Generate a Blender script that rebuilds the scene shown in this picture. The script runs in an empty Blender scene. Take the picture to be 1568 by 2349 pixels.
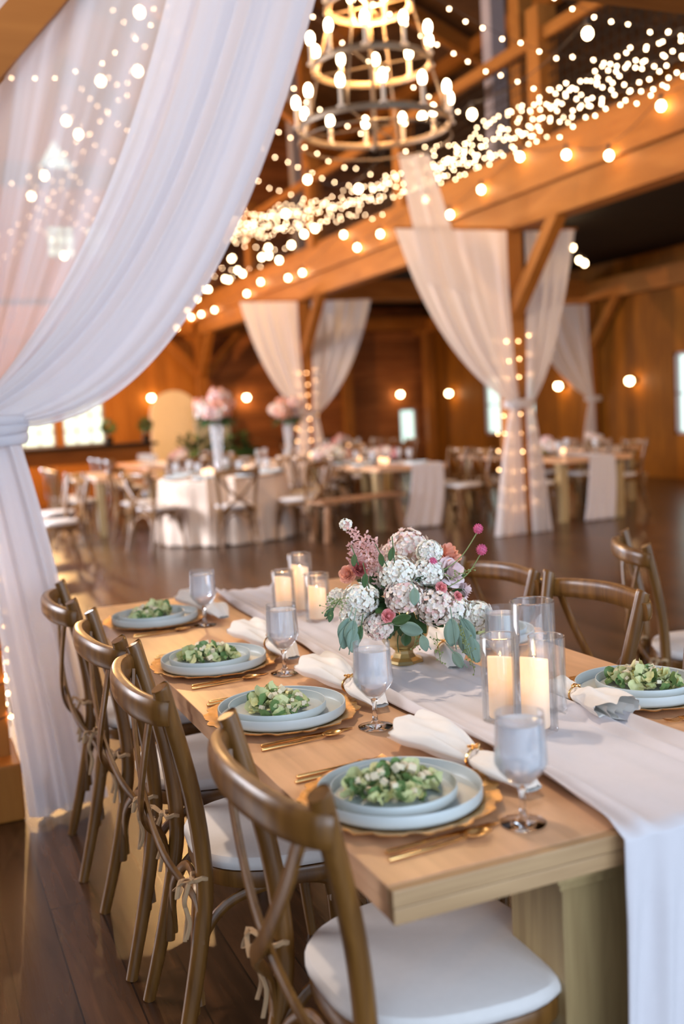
import bpy, bmesh, math, random
from mathutils import Vector, Matrix, noise
PI = math.pi
V = Vector
rnd = random.Random(7)
S = bpy.context.scene
COL = S.collection

# ------------------------------------------------------------------ camera
yaw, pitch, roll = 0.3983, 0.0981, -0.0542
f = V((math.sin(yaw)*math.cos(pitch), math.cos(yaw)*math.cos(pitch), -math.sin(pitch)))
r0 = V((math.cos(yaw), -math.sin(yaw), 0)); u0 = r0.cross(f)
cr = math.cos(roll)*r0 + math.sin(roll)*u0
cu = -math.sin(roll)*r0 + math.cos(roll)*u0
cam = bpy.data.cameras.new('camera'); camo = bpy.data.objects.new('camera', cam); COL.objects.link(camo)
camo.matrix_world = Matrix(((cr.x, cu.x, -f.x, 0), (cr.y, cu.y, -f.y, 0), (cr.z, cu.z, -f.z, 1.4464), (0, 0, 0, 1)))
cam.sensor_fit = 'VERTICAL'; cam.sensor_height = 36; cam.lens = 36*2353.8/2349
cam.clip_start = 0.05
cam.dof.use_dof = True; cam.dof.focus_distance = 2.4; cam.dof.aperture_fstop = 1.8
S.camera = camo
# ------------------------------------------------------------------ exposure and world
S.view_settings.view_transform = 'Standard'; S.view_settings.look = 'None'
S.view_settings.exposure = 0.9; S.view_settings.gamma = 1; S.view_settings.use_curve_mapping = False
W = bpy.data.worlds.new('world'); S.world = W; W.use_nodes = True
W.node_tree.nodes['Background'].inputs[0].default_value = (0.62, 0.78, 1, 1)
W.node_tree.nodes['Background'].inputs[1].default_value = 1.0
WARM = (1.0, 0.57, 0.22)
def area(name, loc, target, sx, sy, power, col, spread=PI):
    l = bpy.data.lights.new(name, 'AREA'); l.shape = 'RECTANGLE'; l.size = sx; l.size_y = sy
    l.energy = power; l.color = col; l.spread = spread
    o = bpy.data.objects.new(name, l); COL.objects.link(o); o.location = loc
    o.rotation_euler = (V(target)-V(loc)).to_track_quat('-Z', 'Y').to_euler(); return o
# daylight through the open barn doors behind the camera and a left window, plus two added cool fills
area('door_daylight', (1.2, -3.2, 2.0), (0.9, 3, 1.3), 3.4, 2.6, 29, (0.70, 0.82, 1.0), math.radians(120))
area('left_aisle_floor_fill', (-4.6, 11.5, 2.9), (3.2, 10.5, 0.0), 3.0, 2.0, 260, (0.84, 0.87, 1.0), math.radians(100))  # added area light, gives the middle of the floor its cool tone
area('left_window_daylight', (-4.6, 7.0, 2.9), (1.2, 3.0, 0.7), 3.0, 2.2, 200, (0.95, 0.93, 0.98))
area('far_floor_fill', (0.3, 22.5, 1.7), (2.4, 10.0, 0.0), 2.8, 1.6, 260, (0.72, 0.84, 1.0))  # added area light hidden behind the drape, for a cool streak on the floor
def point(name, loc, power, col=WARM, r=0.05):
    l = bpy.data.lights.new(name, 'POINT'); l.energy = power; l.color = col; l.shadow_soft_size = r
    o = bpy.data.objects.new(name, l); COL.objects.link(o); o.location = loc
# added unseen fill lights around the hall, and the chandelier's own glow
point('chandelier_light', (3.37, 7.0, 4.25), 90)
point('near_bay_fill_light', (0.3, 2.9, 3.6), 22, (1.0, .72, .48), .3)  # no fixture hangs here, unseen warm fill added over the near bay
sp = bpy.data.lights.new('table_fill_spot', 'SPOT'); sp.energy = 310; sp.color = (1.0, 0.80, 0.62); sp.spot_size = math.radians(25); sp.spot_blend = 0.8; sp.shadow_soft_size = .12  # spot added to brighten the tabletop, no such fixture
spo = bpy.data.objects.new('table_fill_spot', sp); COL.objects.link(spo); spo.location = (0.35, 3.5, 6.4); spo.rotation_euler = (V((1.2, 2.3, .76))-spo.location).to_track_quat('-Z', 'Y').to_euler()
point('right_aisle_fill_light', (9.3, 6.0, 2.3), 170)  # added out of view to warm the right wall
point('far_left_bay_fill_light', (2.0, 18.5, 3.0), 520)  # added behind the drape to brighten the far left boards
point('far_hall_fill_light', (3.0, 13.0, 4.6), 140)  # no second chandelier, unseen fill added to warm the far hall

# ------------------------------------------------------------------ materials
def nt(name):
    m = bpy.data.materials.new(name); m.use_nodes = True
    n = m.node_tree.nodes; return m, n, m.node_tree.links, n['Principled BSDF']
def mat(name, col, rough=0.5, metal=0.0, noise_amt=0.08, nscale=8.0, bump=0.0, coat=0.0, sheen=0.0, sss=0.0, trans=0.0, ior=1.45):
    m, n, L, b = nt(name)
    tc = n.new('ShaderNodeTexCoord'); nz = n.new('ShaderNodeTexNoise'); nz.inputs['Scale'].default_value = nscale
    nz.inputs['Detail'].default_value = 4
    L.new(tc.outputs['Object'], nz.inputs['Vector'])
    mx = n.new('ShaderNodeMix'); mx.data_type = 'RGBA'
    mx.inputs[6].default_value = (*[c*(1-noise_amt) for c in col], 1); mx.inputs[7].default_value = (*[min(1, c*(1+noise_amt)) for c in col], 1)
    L.new(nz.outputs['Fac'], mx.inputs[0]); L.new(mx.outputs[2], b.inputs['Base Color'])
    b.inputs['Roughness'].default_value = rough; b.inputs['Metallic'].default_value = metal
    b.inputs['Coat Weight'].default_value = coat; b.inputs['Sheen Weight'].default_value = sheen
    b.inputs['Transmission Weight'].default_value = trans; b.inputs['IOR'].default_value = ior
    if sss: b.inputs['Subsurface Weight'].default_value = sss; b.inputs['Subsurface Radius'].default_value = (0.03, 0.015, 0.008)
    if bump:
        bp = n.new('ShaderNodeBump'); bp.inputs['Strength'].default_value = bump; bp.inputs['Distance'].default_value = 0.01
        L.new(nz.outputs['Fac'], bp.inputs['Height']); L.new(bp.outputs[0], b.inputs['Normal'])
    return m
def wood(name, c1, c2, stretch=(1, 1, 14), scale=3.0, rough=0.45, plank=None, gap=(0.02, 0.01, 0.005), var=0.25, bump=0.15, coat=0.0, spec=0.5):
    """grain = noise squeezed across the axis with small stretch; plank=(axis_along, axis_across, width, length)"""
    m, n, L, b = nt(name)
    tc = n.new('ShaderNodeTexCoord'); mp = n.new('ShaderNodeMapping'); mp.inputs['Scale'].default_value = stretch
    L.new(tc.outputs['Object'], mp.inputs['Vector'])
    nz = n.new('ShaderNodeTexNoise'); nz.inputs['Scale'].default_value = scale; nz.inputs['Detail'].default_value = 8; nz.inputs['Distortion'].default_value = 0.6
    L.new(mp.outputs[0], nz.inputs['Vector'])
    rp = n.new('ShaderNodeValToRGB'); rp.color_ramp.elements[0].position = 0.3; rp.color_ramp.elements[1].position = 0.72
    rp.color_ramp.elements[0].color = (*c2, 1); rp.color_ramp.elements[1].color = (*c1, 1)
    L.new(nz.outputs['Fac'], rp.inputs[0]); out = rp.outputs[0]
    if plank:
        al, ac, w, ln = plank
        sp = n.new('ShaderNodeSeparateXYZ'); L.new(tc.outputs['Object'], sp.inputs[0])
        cb = n.new('ShaderNodeCombineXYZ'); L.new(sp.outputs[al], cb.inputs[0]); L.new(sp.outputs[ac], cb.inputs[1])
        bk = n.new('ShaderNodeTexBrick'); bk.inputs['Scale'].default_value = 1; bk.inputs['Brick Width'].default_value = ln
        bk.inputs['Row Height'].default_value = w; bk.inputs['Mortar Size'].default_value = 0.0025; bk.offset = 0.37
        bk.inputs['Color1'].default_value = (1-var, 1-var, 1-var, 1); bk.inputs['Color2'].default_value = (1+var, 1+var, 1+var, 1)
        bk.inputs['Mortar'].default_value = (0.25, 0.25, 0.25, 1)
        L.new(cb.outputs[0], bk.inputs['Vector'])
        mu = n.new('ShaderNodeMix'); mu.data_type = 'RGBA'; mu.blend_type = 'MULTIPLY'; mu.inputs[0].default_value = 1
        L.new(out, mu.inputs[6]); L.new(bk.outputs['Color'], mu.inputs[7]); out = mu.outputs[2]
    L.new(out, b.inputs['Base Color']); b.inputs['Roughness'].default_value = rough; b.inputs['Coat Weight'].default_value = coat
    b.inputs['Coat Roughness'].default_value = 0.15; b.inputs['Specular IOR Level'].default_value = spec
    if bump:
        bp = n.new('ShaderNodeBump'); bp.inputs['Strength'].default_value = bump; bp.inputs['Distance'].default_value = 0.004
        L.new(nz.outputs['Fac'], bp.inputs['Height']); L.new(bp.outputs[0], b.inputs['Normal'])
    return m
def emit(name, col, s):
    m, n, L, b = nt(name); b.inputs['Base Color'].default_value = (*col, 1)
    b.inputs['Emission Color'].default_value = (*col, 1); b.inputs['Emission Strength'].default_value = s; return m
def sheer(name, col, clear):
    m, n, L, b = nt(name); n.remove(b); o = n['Material Output']
    d = n.new('ShaderNodeBsdfDiffuse'); t = n.new('ShaderNodeBsdfTranslucent'); tr = n.new('ShaderNodeBsdfTransparent')
    d.inputs[0].default_value = (*col, 1); t.inputs[0].default_value = (*col, 1)
    a = n.new('ShaderNodeMixShader'); a.inputs[0].default_value = 0.42
    c = n.new('ShaderNodeMixShader'); lw = n.new('ShaderNodeLayerWeight'); lw.inputs[0].default_value = 0.35
    ma = n.new('ShaderNodeMapRange'); ma.inputs[1].default_value = 0; ma.inputs[2].default_value = 1
    ma.inputs[3].default_value = clear; ma.inputs[4].default_value = clear*0.3
    L.new(lw.outputs['Facing'], ma.inputs[0])
    L.new(ma.outputs[0], c.inputs[0])
    L.new(d.outputs[0], a.inputs[1]); L.new(t.outputs[0], a.inputs[2]); L.new(a.outputs[0], c.inputs[1]); L.new(tr.outputs[0], c.inputs[2])
    L.new(c.outputs[0], o.inputs[0]); return m
def thin_glass(name, milk=0.04, tint=(0.97, 0.985, 1)):
    m, n, L, b = nt(name); n.remove(b); o = n['Material Output']
    g = n.new('ShaderNodeBsdfGlossy'); g.inputs['Roughness'].default_value = 0.03
    tr = n.new('ShaderNodeBsdfTransparent'); tr.inputs[0].default_value = (*tint, 1)
    lw = n.new('ShaderNodeLayerWeight'); lw.inputs[0].default_value = 0.25
    mm = n.new('ShaderNodeMapRange'); mm.inputs[3].default_value = 0.05; mm.inputs[4].default_value = 0.42
    L.new(lw.outputs['Fresnel'], mm.inputs[0])
    mx = n.new('ShaderNodeMixShader'); L.new(mm.outputs[0], mx.inputs[0]); L.new(tr.outputs[0], mx.inputs[1]); L.new(g.outputs[0], mx.inputs[2])
    df = n.new('ShaderNodeBsdfDiffuse'); m2 = n.new('ShaderNodeMixShader'); m2.inputs[0].default_value = milk
    L.new(mx.outputs[0], m2.inputs[1]); L.new(df.outputs[0], m2.inputs[2]); L.new(m2.outputs[0], o.inputs[0]); return m
def wax_glow(name, top, s):
    m, n, L, b = nt(name); b.inputs['Base Color'].default_value = (0.88, 0.70, 0.52, 1); b.inputs['Roughness'].default_value = 0.45
    b.inputs['Subsurface Weight'].default_value = 0.3; b.inputs['Subsurface Radius'].default_value = (0.02, 0.01, 0.005)
    tc = n.new('ShaderNodeTexCoord'); sp = n.new('ShaderNodeSeparateXYZ'); L.new(tc.outputs['Object'], sp.inputs[0])
    mr = n.new('ShaderNodeMapRange'); mr.inputs[1].default_value = top*0.15; mr.inputs[2].default_value = top*0.8
    mr.inputs[3].default_value = s*0.22; mr.inputs[4].default_value = s; mr.interpolation_type = 'SMOOTHSTEP'
    L.new(sp.outputs[2], mr.inputs[0]); L.new(mr.outputs[0], b.inputs['Emission Strength'])
    b.inputs['Emission Color'].default_value = (1.0, 0.47, 0.17, 1); return m

M = {}
M['chair'] = wood('chair_wood', (0.235, 0.105, 0.022), (0.12, 0.048, 0.009), (14, 14, 1.2), 3, 0.34, bump=0.05, coat=0.15)
M['table'] = wood('oak_table_wood', (0.80, 0.47, 0.26), (0.62, 0.35, 0.185), (14, 1.2, 14), 2.2, 0.32, bump=0.04, coat=0.0)
M['tableend'] = wood('pale_oak_edge_wood', (0.54, 0.34, 0.17), (0.40, 0.24, 0.115), (1.5, 10, 18), 3, 0.45, bump=0.05)
M['tableleg'] = wood('oak_leg_wood', (0.46, 0.33, 0.15), (0.34, 0.23, 0.10), (14, 14, 1.2), 3, 0.45, bump=0.05)
M['floor'] = wood('dark_floor_boards', (0.10, 0.043, 0.017), (0.042, 0.018, 0.007), (10, 1, 1), 3, 0.27, plank=(1, 0, 0.14, 1.9), var=0.3, bump=0.12)
M['beam'] = wood('orange_pine_beam', (0.40, 0.15, 0.028), (0.29, 0.10, 0.016), (6, 1, 6), 1.2, 0.55, bump=0.05, spec=0.15)
M['beamx'] = wood('orange_pine_crossbeam', (0.40, 0.15, 0.028), (0.29, 0.10, 0.016), (1, 6, 6), 1.2, 0.55, bump=0.05, spec=0.15)
M['post'] = wood('orange_pine_post', (0.40, 0.15, 0.028), (0.29, 0.10, 0.016), (6, 6, 1), 1.5, 0.55, bump=0.05, spec=0.15)
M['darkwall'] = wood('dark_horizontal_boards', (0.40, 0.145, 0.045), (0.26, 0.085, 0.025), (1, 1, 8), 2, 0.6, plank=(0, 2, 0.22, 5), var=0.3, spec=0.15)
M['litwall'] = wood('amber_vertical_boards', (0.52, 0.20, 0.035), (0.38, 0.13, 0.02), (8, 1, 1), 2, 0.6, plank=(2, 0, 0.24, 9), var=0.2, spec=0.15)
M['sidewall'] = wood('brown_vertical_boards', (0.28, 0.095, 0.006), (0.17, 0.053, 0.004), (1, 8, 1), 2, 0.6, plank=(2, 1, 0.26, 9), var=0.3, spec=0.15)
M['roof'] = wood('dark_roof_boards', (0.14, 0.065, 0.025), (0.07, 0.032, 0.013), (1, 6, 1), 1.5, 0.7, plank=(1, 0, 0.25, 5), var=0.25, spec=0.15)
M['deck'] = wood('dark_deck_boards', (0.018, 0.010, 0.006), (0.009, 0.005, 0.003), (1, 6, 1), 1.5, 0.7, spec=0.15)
M['iron'] = mat('dark_iron', (0.05, 0.04, 0.03), 0.45, 0.9)
M['chandiron'] = mat('champagne_metal', (0.24, 0.17, 0.11), 0.45, 0.5)
M['sleeve'] = mat('cream_candle_sleeve', (0.75, 0.62, 0.48), 0.5)
M['wire'] = mat('dark_cord', (0.03, 0.02, 0.015), 0.6)
M['bulb'] = emit('warm_bulb_glass', (1.0, 0.68, 0.36), 18)
M['fairy'] = emit('fairy_bulb_glass', (1.0, 0.66, 0.38), 15)
M['postfairy'] = emit('post_fairy_bulb_glass', (1.0, 0.56, 0.25), 10)
M['chandbulb'] = emit('flame_bulb_glass', (1.0, 0.74, 0.46), 14)
M['sconceglass'] = emit('sconce_globe_glass', (1.0, 0.66, 0.32), 22)
M['windowglow'] = emit('daylit_window_glass', (0.68, 0.92, 0.86), 0.62)
M['drape'] = sheer('white_drape_fabric', (0.86, 0.84, 0.87), 0.12)
M['sheer'] = sheer('thin_white_voile', (0.88, 0.86, 0.88), 0.36)
M['pinkdrape'] = sheer('blush_white_drape_fabric', (0.86, 0.80, 0.76), 0.10)
M['runner'] = mat('white_muslin_runner', (0.68, 0.64, 0.65), 0.9, noise_amt=0.03, nscale=40, bump=0.05, sheen=0.2)
M['napkin'] = mat('ivory_linen_napkin', (0.84, 0.80, 0.74), 0.9, noise_amt=0.03, nscale=60, bump=0.05, sheen=0.2)
M['cloth'] = mat('cream_tablecloth', (0.78, 0.62, 0.49), 0.95, noise_amt=0.03)
M['cushion'] = mat('ivory_seat_pad_fabric', (0.74, 0.70, 0.66), 0.85, noise_amt=0.04, nscale=60, bump=0.05)
M['tie'] = mat('tan_cotton_tie', (0.50, 0.32, 0.17), 0.9)
M['plate'] = mat('matte_grey_blue_stoneware', (0.55, 0.60, 0.59), 0.36, noise_amt=0.03, nscale=30)
M['gold'] = mat('brushed_gold', (0.80, 0.50, 0.20), 0.24, 1.0, bump=0.0)
M['charger'] = mat('hammered_gold_glass', (0.66, 0.40, 0.15), 0.30, 0.85, noise_amt=0.25, nscale=55, bump=0.5)
M['urn'] = mat('antique_brass', (0.60, 0.47, 0.24), 0.35, 0.9, noise_amt=0.2, nscale=12)
M['glass'] = thin_glass('clear_glass', 0.025)
M['water'] = mat('iced_water', (1.0, 0.98, 1.0), 0.10, trans=0.55, ior=1.33, noise_amt=0.02)
M['stemglass'] = mat('solid_clear_glass', (0.98, 0.98, 0.98), 0.02, trans=1, ior=1.45, noise_amt=0.0)
M['lettuce'] = mat('pale_lettuce', (0.66, 0.68, 0.34), 0.5, noise_amt=0.35, nscale=60)
M['green'] = mat('dark_salad_leaf', (0.16, 0.27, 0.09), 0.5, noise_amt=0.4, nscale=60)
M['crouton'] = mat('crouton_and_cheese', (0.80, 0.70, 0.50), 0.7, noise_amt=0.15, nscale=60)
M['f_white'] = mat('white_petal', (0.97, 0.92, 0.82), 0.6, noise_amt=0.08, nscale=30, sss=0.3)
M['f_pink'] = mat('blush_petal', (0.84, 0.56, 0.52), 0.6, noise_amt=0.2, nscale=30)
M['f_cream'] = mat('cream_blush_petal', (0.95, 0.80, 0.71), 0.6, noise_amt=0.15, nscale=25, sss=0.3)
M['f_rose'] = mat('rose_pink_petal', (0.80, 0.30, 0.30), 0.6, noise_amt=0.25, nscale=40)
M['f_peach'] = mat('peach_petal', (0.84, 0.40, 0.27), 0.6, noise_amt=0.15, nscale=30)
M['f_pale'] = mat('pale_pink_petal', (0.86, 0.70, 0.70), 0.55, noise_amt=0.08, nscale=20)
M['f_dark'] = mat('burgundy_petal', (0.35, 0.08, 0.07), 0.6, noise_amt=0.3, nscale=40)
M['f_mag'] = mat('magenta_petal', (0.62, 0.12, 0.24), 0.7, noise_amt=0.3, nscale=120)
M['leaf'] = mat('dark_green_leaf', (0.05, 0.11, 0.035), 0.5, noise_amt=0.3, nscale=30)
M['euc'] = mat('eucalyptus_leaf', (0.20, 0.30, 0.23), 0.55, noise_amt=0.15, nscale=30)
M['stem'] = mat('green_stem', (0.22, 0.28, 0.10), 0.6)
M['shade'] = mat('arch_panel_paint', (0.85, 0.71, 0.55), 0.9)
M['greypanel'] = mat('grey_blue_panel_paint', (0.42, 0.42, 0.38), 0.8)
M['palecol'] = mat('pale_painted_steel', (0.42, 0.36, 0.36), 0.6)
M['wick'] = mat('dark_wick', (0.05, 0.03, 0.02), 0.8)
M['flame'] = emit('led_flame', (1, 0.75, 0.42), 14)

# ------------------------------------------------------------------ mesh helpers
def B(): return bmesh.new()
def box(bm, x0, x1, y0, y1, z0, z1, bev=0.0, mi=0):
    r = bmesh.ops.create_cube(bm, size=1)['verts']
    for v in r: v.co = V((x0+(v.co.x+.5)*(x1-x0), y0+(v.co.y+.5)*(y1-y0), z0+(v.co.z+.5)*(z1-z0)))
    if bev:
        es = list({e for v in r for e in v.link_edges}); bmesh.ops.bevel(bm, geom=es, offset=bev, segments=2, affect='EDGES', profile=0.6)
def beam(bm, a, b, w, h, up=(0, 0, 1), bev=0.0):
    a, b = V(a), V(b); d = (b-a); ln = d.length; d.normalize(); s = d.cross(V(up)).normalized(); u = s.cross(d)
    r = bmesh.ops.create_cube(bm, size=1)['verts']
    for v in r: v.co = a + d*((v.co.x+.5)*ln) + s*(v.co.y*w) + u*(v.co.z*h)
    if bev:
        es = list({e for v in r for e in v.link_edges}); bmesh.ops.bevel(bm, geom=es, offset=bev, segments=2, affect='EDGES', profile=0.6)
def tube(bm, pts, ra, seg=8, rb=None, ref=(0, 0, 1), cap=True, taper=None, sq=2.0):
    """sweep an (super)ellipse section along pts: ra half-width across ref, rb half-width along ref"""
    pts = [V(p) for p in pts]; n = len(pts); rings = []; ref = V(ref); prev = None
    for i, p in enumerate(pts):
        t = (pts[min(i+1, n-1)]-pts[max(i-1, 0)]).normalized()
        s = t.cross(ref)
        if s.length < .4:
            s = (prev - t*prev.dot(t)) if prev else t.cross(V((1, .1, 0)) if abs(t.x) < .8 else V((0, 1, .1)))
        elif prev and s.dot(prev) < 0: s = -s
        s.normalize(); prev = s.copy(); u = s.cross(t).normalized()
        k = taper[i] if taper else 1.0
        a = (ra[i] if isinstance(ra, (list, tuple)) else ra)*k
        b = (rb[i] if isinstance(rb, (list, tuple)) else (rb if rb is not None else (ra[i] if isinstance(ra, (list, tuple)) else ra)))*k
        ring = []
        for j in range(seg):
            th = 2*PI*(j+.5)/seg; c, q = math.cos(th), math.sin(th)
            cc = math.copysign(abs(c)**(2/sq), c); qq = math.copysign(abs(q)**(2/sq), q)
            ring.append(bm.verts.new(p + s*a*cc + u*b*qq))
        rings.append(ring)
    for i in range(n-1):
        for j in range(seg): bm.faces.new((rings[i][j], rings[i][(j+1) % seg], rings[i+1][(j+1) % seg], rings[i+1][j]))
    if cap: bm.faces.new(rings[0][::-1]); bm.faces.new(rings[-1])
def smooth_path(pts, n=6):
    pts = [V(p) for p in pts]; out = []
    for i in range(len(pts)-1):
        p0, p1, p2, p3 = pts[max(i-1, 0)], pts[i], pts[i+1], pts[min(i+2, len(pts)-1)]
        for k in range(n):
            t = k/n
            out.append(0.5*((2*p1)+(p2-p0)*t+(2*p0-5*p1+4*p2-p3)*t*t+(3*p1-3*p2-p0+p3)*t**3))
    out.append(pts[-1]); return out
def lathe(bm, prof, seg=32, c=(0, 0, 0), wob=None, close=False):
    c = V(c); rings = []
    for (r, z) in prof:
        if r < 1e-6: rings.append([bm.verts.new(c+V((0, 0, z)))]); continue
        rings.append([bm.verts.new(c+V(((r*(wob(2*PI*j/seg, r) if wob else 1))*math.cos(2*PI*j/seg), (r*(wob(2*PI*j/seg, r) if wob else 1))*math.sin(2*PI*j/seg), z))) for j in range(seg)])
    for a, b in zip(rings, rings[1:]):
        for j in range(seg):
            k = (j+1) % seg
            if len(a) == 1 and len(b) == 1: continue
            if len(a) == 1: bm.faces.new((a[0], b[k], b[j]))
            elif len(b) == 1: bm.faces.new((a[j], a[k], b[0]))
            else: bm.faces.new((a[j], a[k], b[k], b[j]))
def ball(bm, c, r, sub=1, sc=(1, 1, 1)):
    q = bmesh.ops.create_icosphere(bm, subdivisions=sub, radius=r)['verts']
    for v in q: v.co = V(c)+V((v.co.x*sc[0], v.co.y*sc[1], v.co.z*sc[2]))
def gridsurf(bm, fn, nu, nv, closed=False):
    vs = [[bm.verts.new(fn(i/nu, j/nv)) for j in range(nv+1)] for i in range(nu if closed else nu+1)]
    for i in range(nu):
        for j in range(nv):
            a, b = vs[i], vs[(i+1) % len(vs)]
            bm.faces.new((a[j], b[j], b[j+1], a[j+1]))
def finish(name, bm, mats, parent=None, smooth=True, loc=None, solid=0.0, angle=None, sub=0):
    bmesh.ops.recalc_face_normals(bm, faces=bm.faces[:]) if not solid else None
    me = bpy.data.meshes.new(name); bm.to_mesh(me); bm.free()
    for m_ in (mats if isinstance(mats, (list, tuple)) else [mats]): me.materials.append(m_)
    if smooth: me.polygons.foreach_set('use_smooth', [True]*len(me.polygons))
    o = bpy.data.objects.new(name, me); COL.objects.link(o)
    if smooth and angle: me.set_sharp_from_angle(angle=angle)
    if loc is not None: o.location = loc
    if parent: o.parent = parent
    if solid:
        md = o.modifiers.new('thickness', 'SOLIDIFY'); md.thickness = solid; md.offset = 0
    if sub:
        md = o.modifiers.new('subdivision', 'SUBSURF'); md.levels = sub; md.render_levels = sub
    return o
SH = math.radians(38)
def obj(name, bm, m, parent=None, smooth=True, **k): return finish(name, bm, M[m] if isinstance(m, str) else m, parent, smooth, angle=k.pop('angle', SH), **k)
def tag(o, label, cat, group=None, kind=None):
    o['label'] = label; o['category'] = cat
    if group: o['group'] = group
    if kind: o['kind'] = kind
    return o
def thing(name, label, cat, loc=(0, 0, 0), rz=0, group=None):
    o = bpy.data.objects.new(name, None); COL.objects.link(o); o.location = loc; o.rotation_euler = (0, 0, rz)
    o.empty_display_size = 0.05
    return tag(o, label, cat, group)
def struct(o): o['kind'] = 'structure'; return o
KIDS = {}
def kids(o): return [c for c in bpy.data.objects if c.parent == o]
def reg(o): KIDS[o.name] = [(c, reg(c)) for c in kids(o)]; return KIDS[o.name]
def dup(o, loc=None, rz=None, label=None, group=None, tree=None, skip=()):
    if tree is None: tree = KIDS.get(o.name) or reg(o)
    c = o.copy(); COL.objects.link(c)
    if loc is not None: c.location = loc
    if rz is not None: c.rotation_euler = (0, 0, rz)
    if label: c['label'] = label
    if group: c['group'] = group
    for ch, tr in tree:
        if ch.name.split('.')[0] in skip: continue
        d = dup(ch, tree=tr); d.parent = c
    return c
class Kind:
    """first call places the prototype itself, later calls copy it"""
    def __init__(s, proto): s.p = proto; s.used = False; reg(proto)
    def __call__(s, loc, rz=0, label=None, group=None, skip=()):
        if not s.used:
            s.used = True; s.p.location = loc; s.p.rotation_euler = (0, 0, rz)
            if label: s.p['label'] = label
            if group: s.p['group'] = group
            return s.p
        return dup(s.p, loc, rz, label, group, skip=skip)
def at_(px, py, dep): return V((0, 0, 1.4464)) + (f + cr*((px-784)/2353.8) - cu*((py-1174.5)/2353.8))*dep
def bez(a, b, c, t): return a*(1-t)**2 + b*2*t*(1-t) + c*t*t

# ================================================================== THE SETTING
XL, XP, XW, YB = 0.17, 6.165, 12.0, 22.8      # left post line, right post line, side wall, back wall
def sbox(name, m, *a, **k):
    bm = B(); box(bm, *a); return struct(obj(name, bm, m, smooth=False, **k))
sbox('floor', 'floor', -6, XW+.2, -4, YB+.2, -0.1, 0)
# back wall with openings for the windows: built from strips around the holes
def wall_y(name, m, x0, x1, z0, z1, holes, Y=YB, t=0.2):
    bm = B(); xs = sorted({x0, x1, *[h[0] for h in holes], *[h[1] for h in holes]})
    for a, b in zip(xs, xs[1:]):
        zz = z0
        for h in sorted([h for h in holes if h[0] <= a+1e-6 and h[1] >= b-1e-6], key=lambda h: h[2]):
            if h[2] > zz: box(bm, a, b, Y, Y+t, zz, h[2])
            zz = h[3]
        box(bm, a, b, Y, Y+t, zz, z1)
    return struct(obj(name, bm, m, smooth=False))
def wall_x(name, m, y0, y1, z0, z1, holes, X=XW, t=0.2):
    bm = B(); ys = sorted({y0, y1, *[h[0] for h in holes], *[h[1] for h in holes]})
    for a, b in zip(ys, ys[1:]):
        zz = z0
        for h in sorted([h for h in holes if h[0] <= a+1e-6 and h[1] >= b-1e-6], key=lambda h: h[2]):
            if h[2] > zz: box(bm, X, X+t, a, b, zz, h[2])
            zz = h[3]
        box(bm, X, X+t, a, b, zz, z1)
    return struct(obj(name, bm, m, smooth=False))
wl = [(3.17, 4.08, 1.0, 2.32), (2.0, 3.02, 1.0, 2.32), (3.15, 3.75, 5.0, 6.05), (3.98, 4.5, 5.0, 6.05), (3.1, 3.85, 6.88, 7.48)]
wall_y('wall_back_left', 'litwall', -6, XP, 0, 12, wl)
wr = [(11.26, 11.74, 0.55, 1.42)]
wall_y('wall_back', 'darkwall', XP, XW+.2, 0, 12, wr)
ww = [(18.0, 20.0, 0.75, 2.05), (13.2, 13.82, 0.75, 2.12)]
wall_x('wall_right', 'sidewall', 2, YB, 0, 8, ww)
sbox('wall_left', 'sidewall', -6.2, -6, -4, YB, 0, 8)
def window(n, axis, a0, a1, z0, z1, nx=3, nz=4):
    bm = B()
    if axis == 'y': box(bm, a0, a1, YB+.1, YB+.12, z0, z1)
    else: box(bm, XW+.1, XW+.12, a0, a1, z0, z1)
    w = struct(obj('window_%d' % n, bm, 'windowglow', smooth=False))
    fb = B(); t = 0.025
    def bar(p0, p1, q0, q1):
        if axis == 'y': box(fb, p0, p1, YB+.03, YB+.1, q0, q1)
        else: box(fb, XW+.03, XW+.1, p0, p1, q0, q1)
    for i in range(nx+1):
        p = a0+(a1-a0)*i/nx; k = t*(2 if i in (0, nx) else .6); bar(max(a0, p-k), min(a1, p+k), z0, z1)
    for i in range(nz+1):
        p = z0+(z1-z0)*i/nz; k = t*(2 if i in (0, nz) else .6); bar(a0, a1, max(z0, p-k), min(z1, p+k))
    obj('window_frame', fb, 'palecol', w, smooth=False)
n_ = 0
for h in wl[:4]: n_ += 1; window(n_, 'y', *h)
n_ += 1; window(n_, 'y', *wr[0], nx=1, nz=1)
for h in ww: n_ += 1; window(n_, 'x', *h, nx=2, nz=2)
# triangular gable light
bm = B(); t3 = wl[4]
a = [bm.verts.new((t3[0], YB+.1, t3[2])), bm.verts.new((t3[1], YB+.1, t3[2])), bm.verts.new(((t3[0]+t3[1])/2, YB+.1, t3[3]))]
bm.faces.new(a); e = bmesh.ops.extrude_face_region(bm, geom=bm.faces[:]); [setattr(v, 'co', v.co+V((0, .02, 0))) for v in e['geom'] if isinstance(v, bmesh.types.BMVert)]
struct(obj('window_9', bm, 'windowglow', smooth=False))
for s, sx in ((1, 0), (2, 1)):
    bm = B(); x = t3[0] if sx == 0 else t3[1]; mid = (t3[0]+t3[1])/2
    q = [(x, t3[2]), (x, t3[3]), (mid, t3[3])]
    vs = [bm.verts.new((p[0], YB+.02, p[1])) for p in q]; bm.faces.new(vs)
    e = bmesh.ops.extrude_face_region(bm, geom=bm.faces[:]); [setattr(v, 'co', v.co+V((0, .07, 0))) for v in e['geom'] if isinstance(v, bmesh.types.BMVert)]
    struct(obj('trim_%d' % (s+40), bm, 'litwall', smooth=False))
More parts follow.
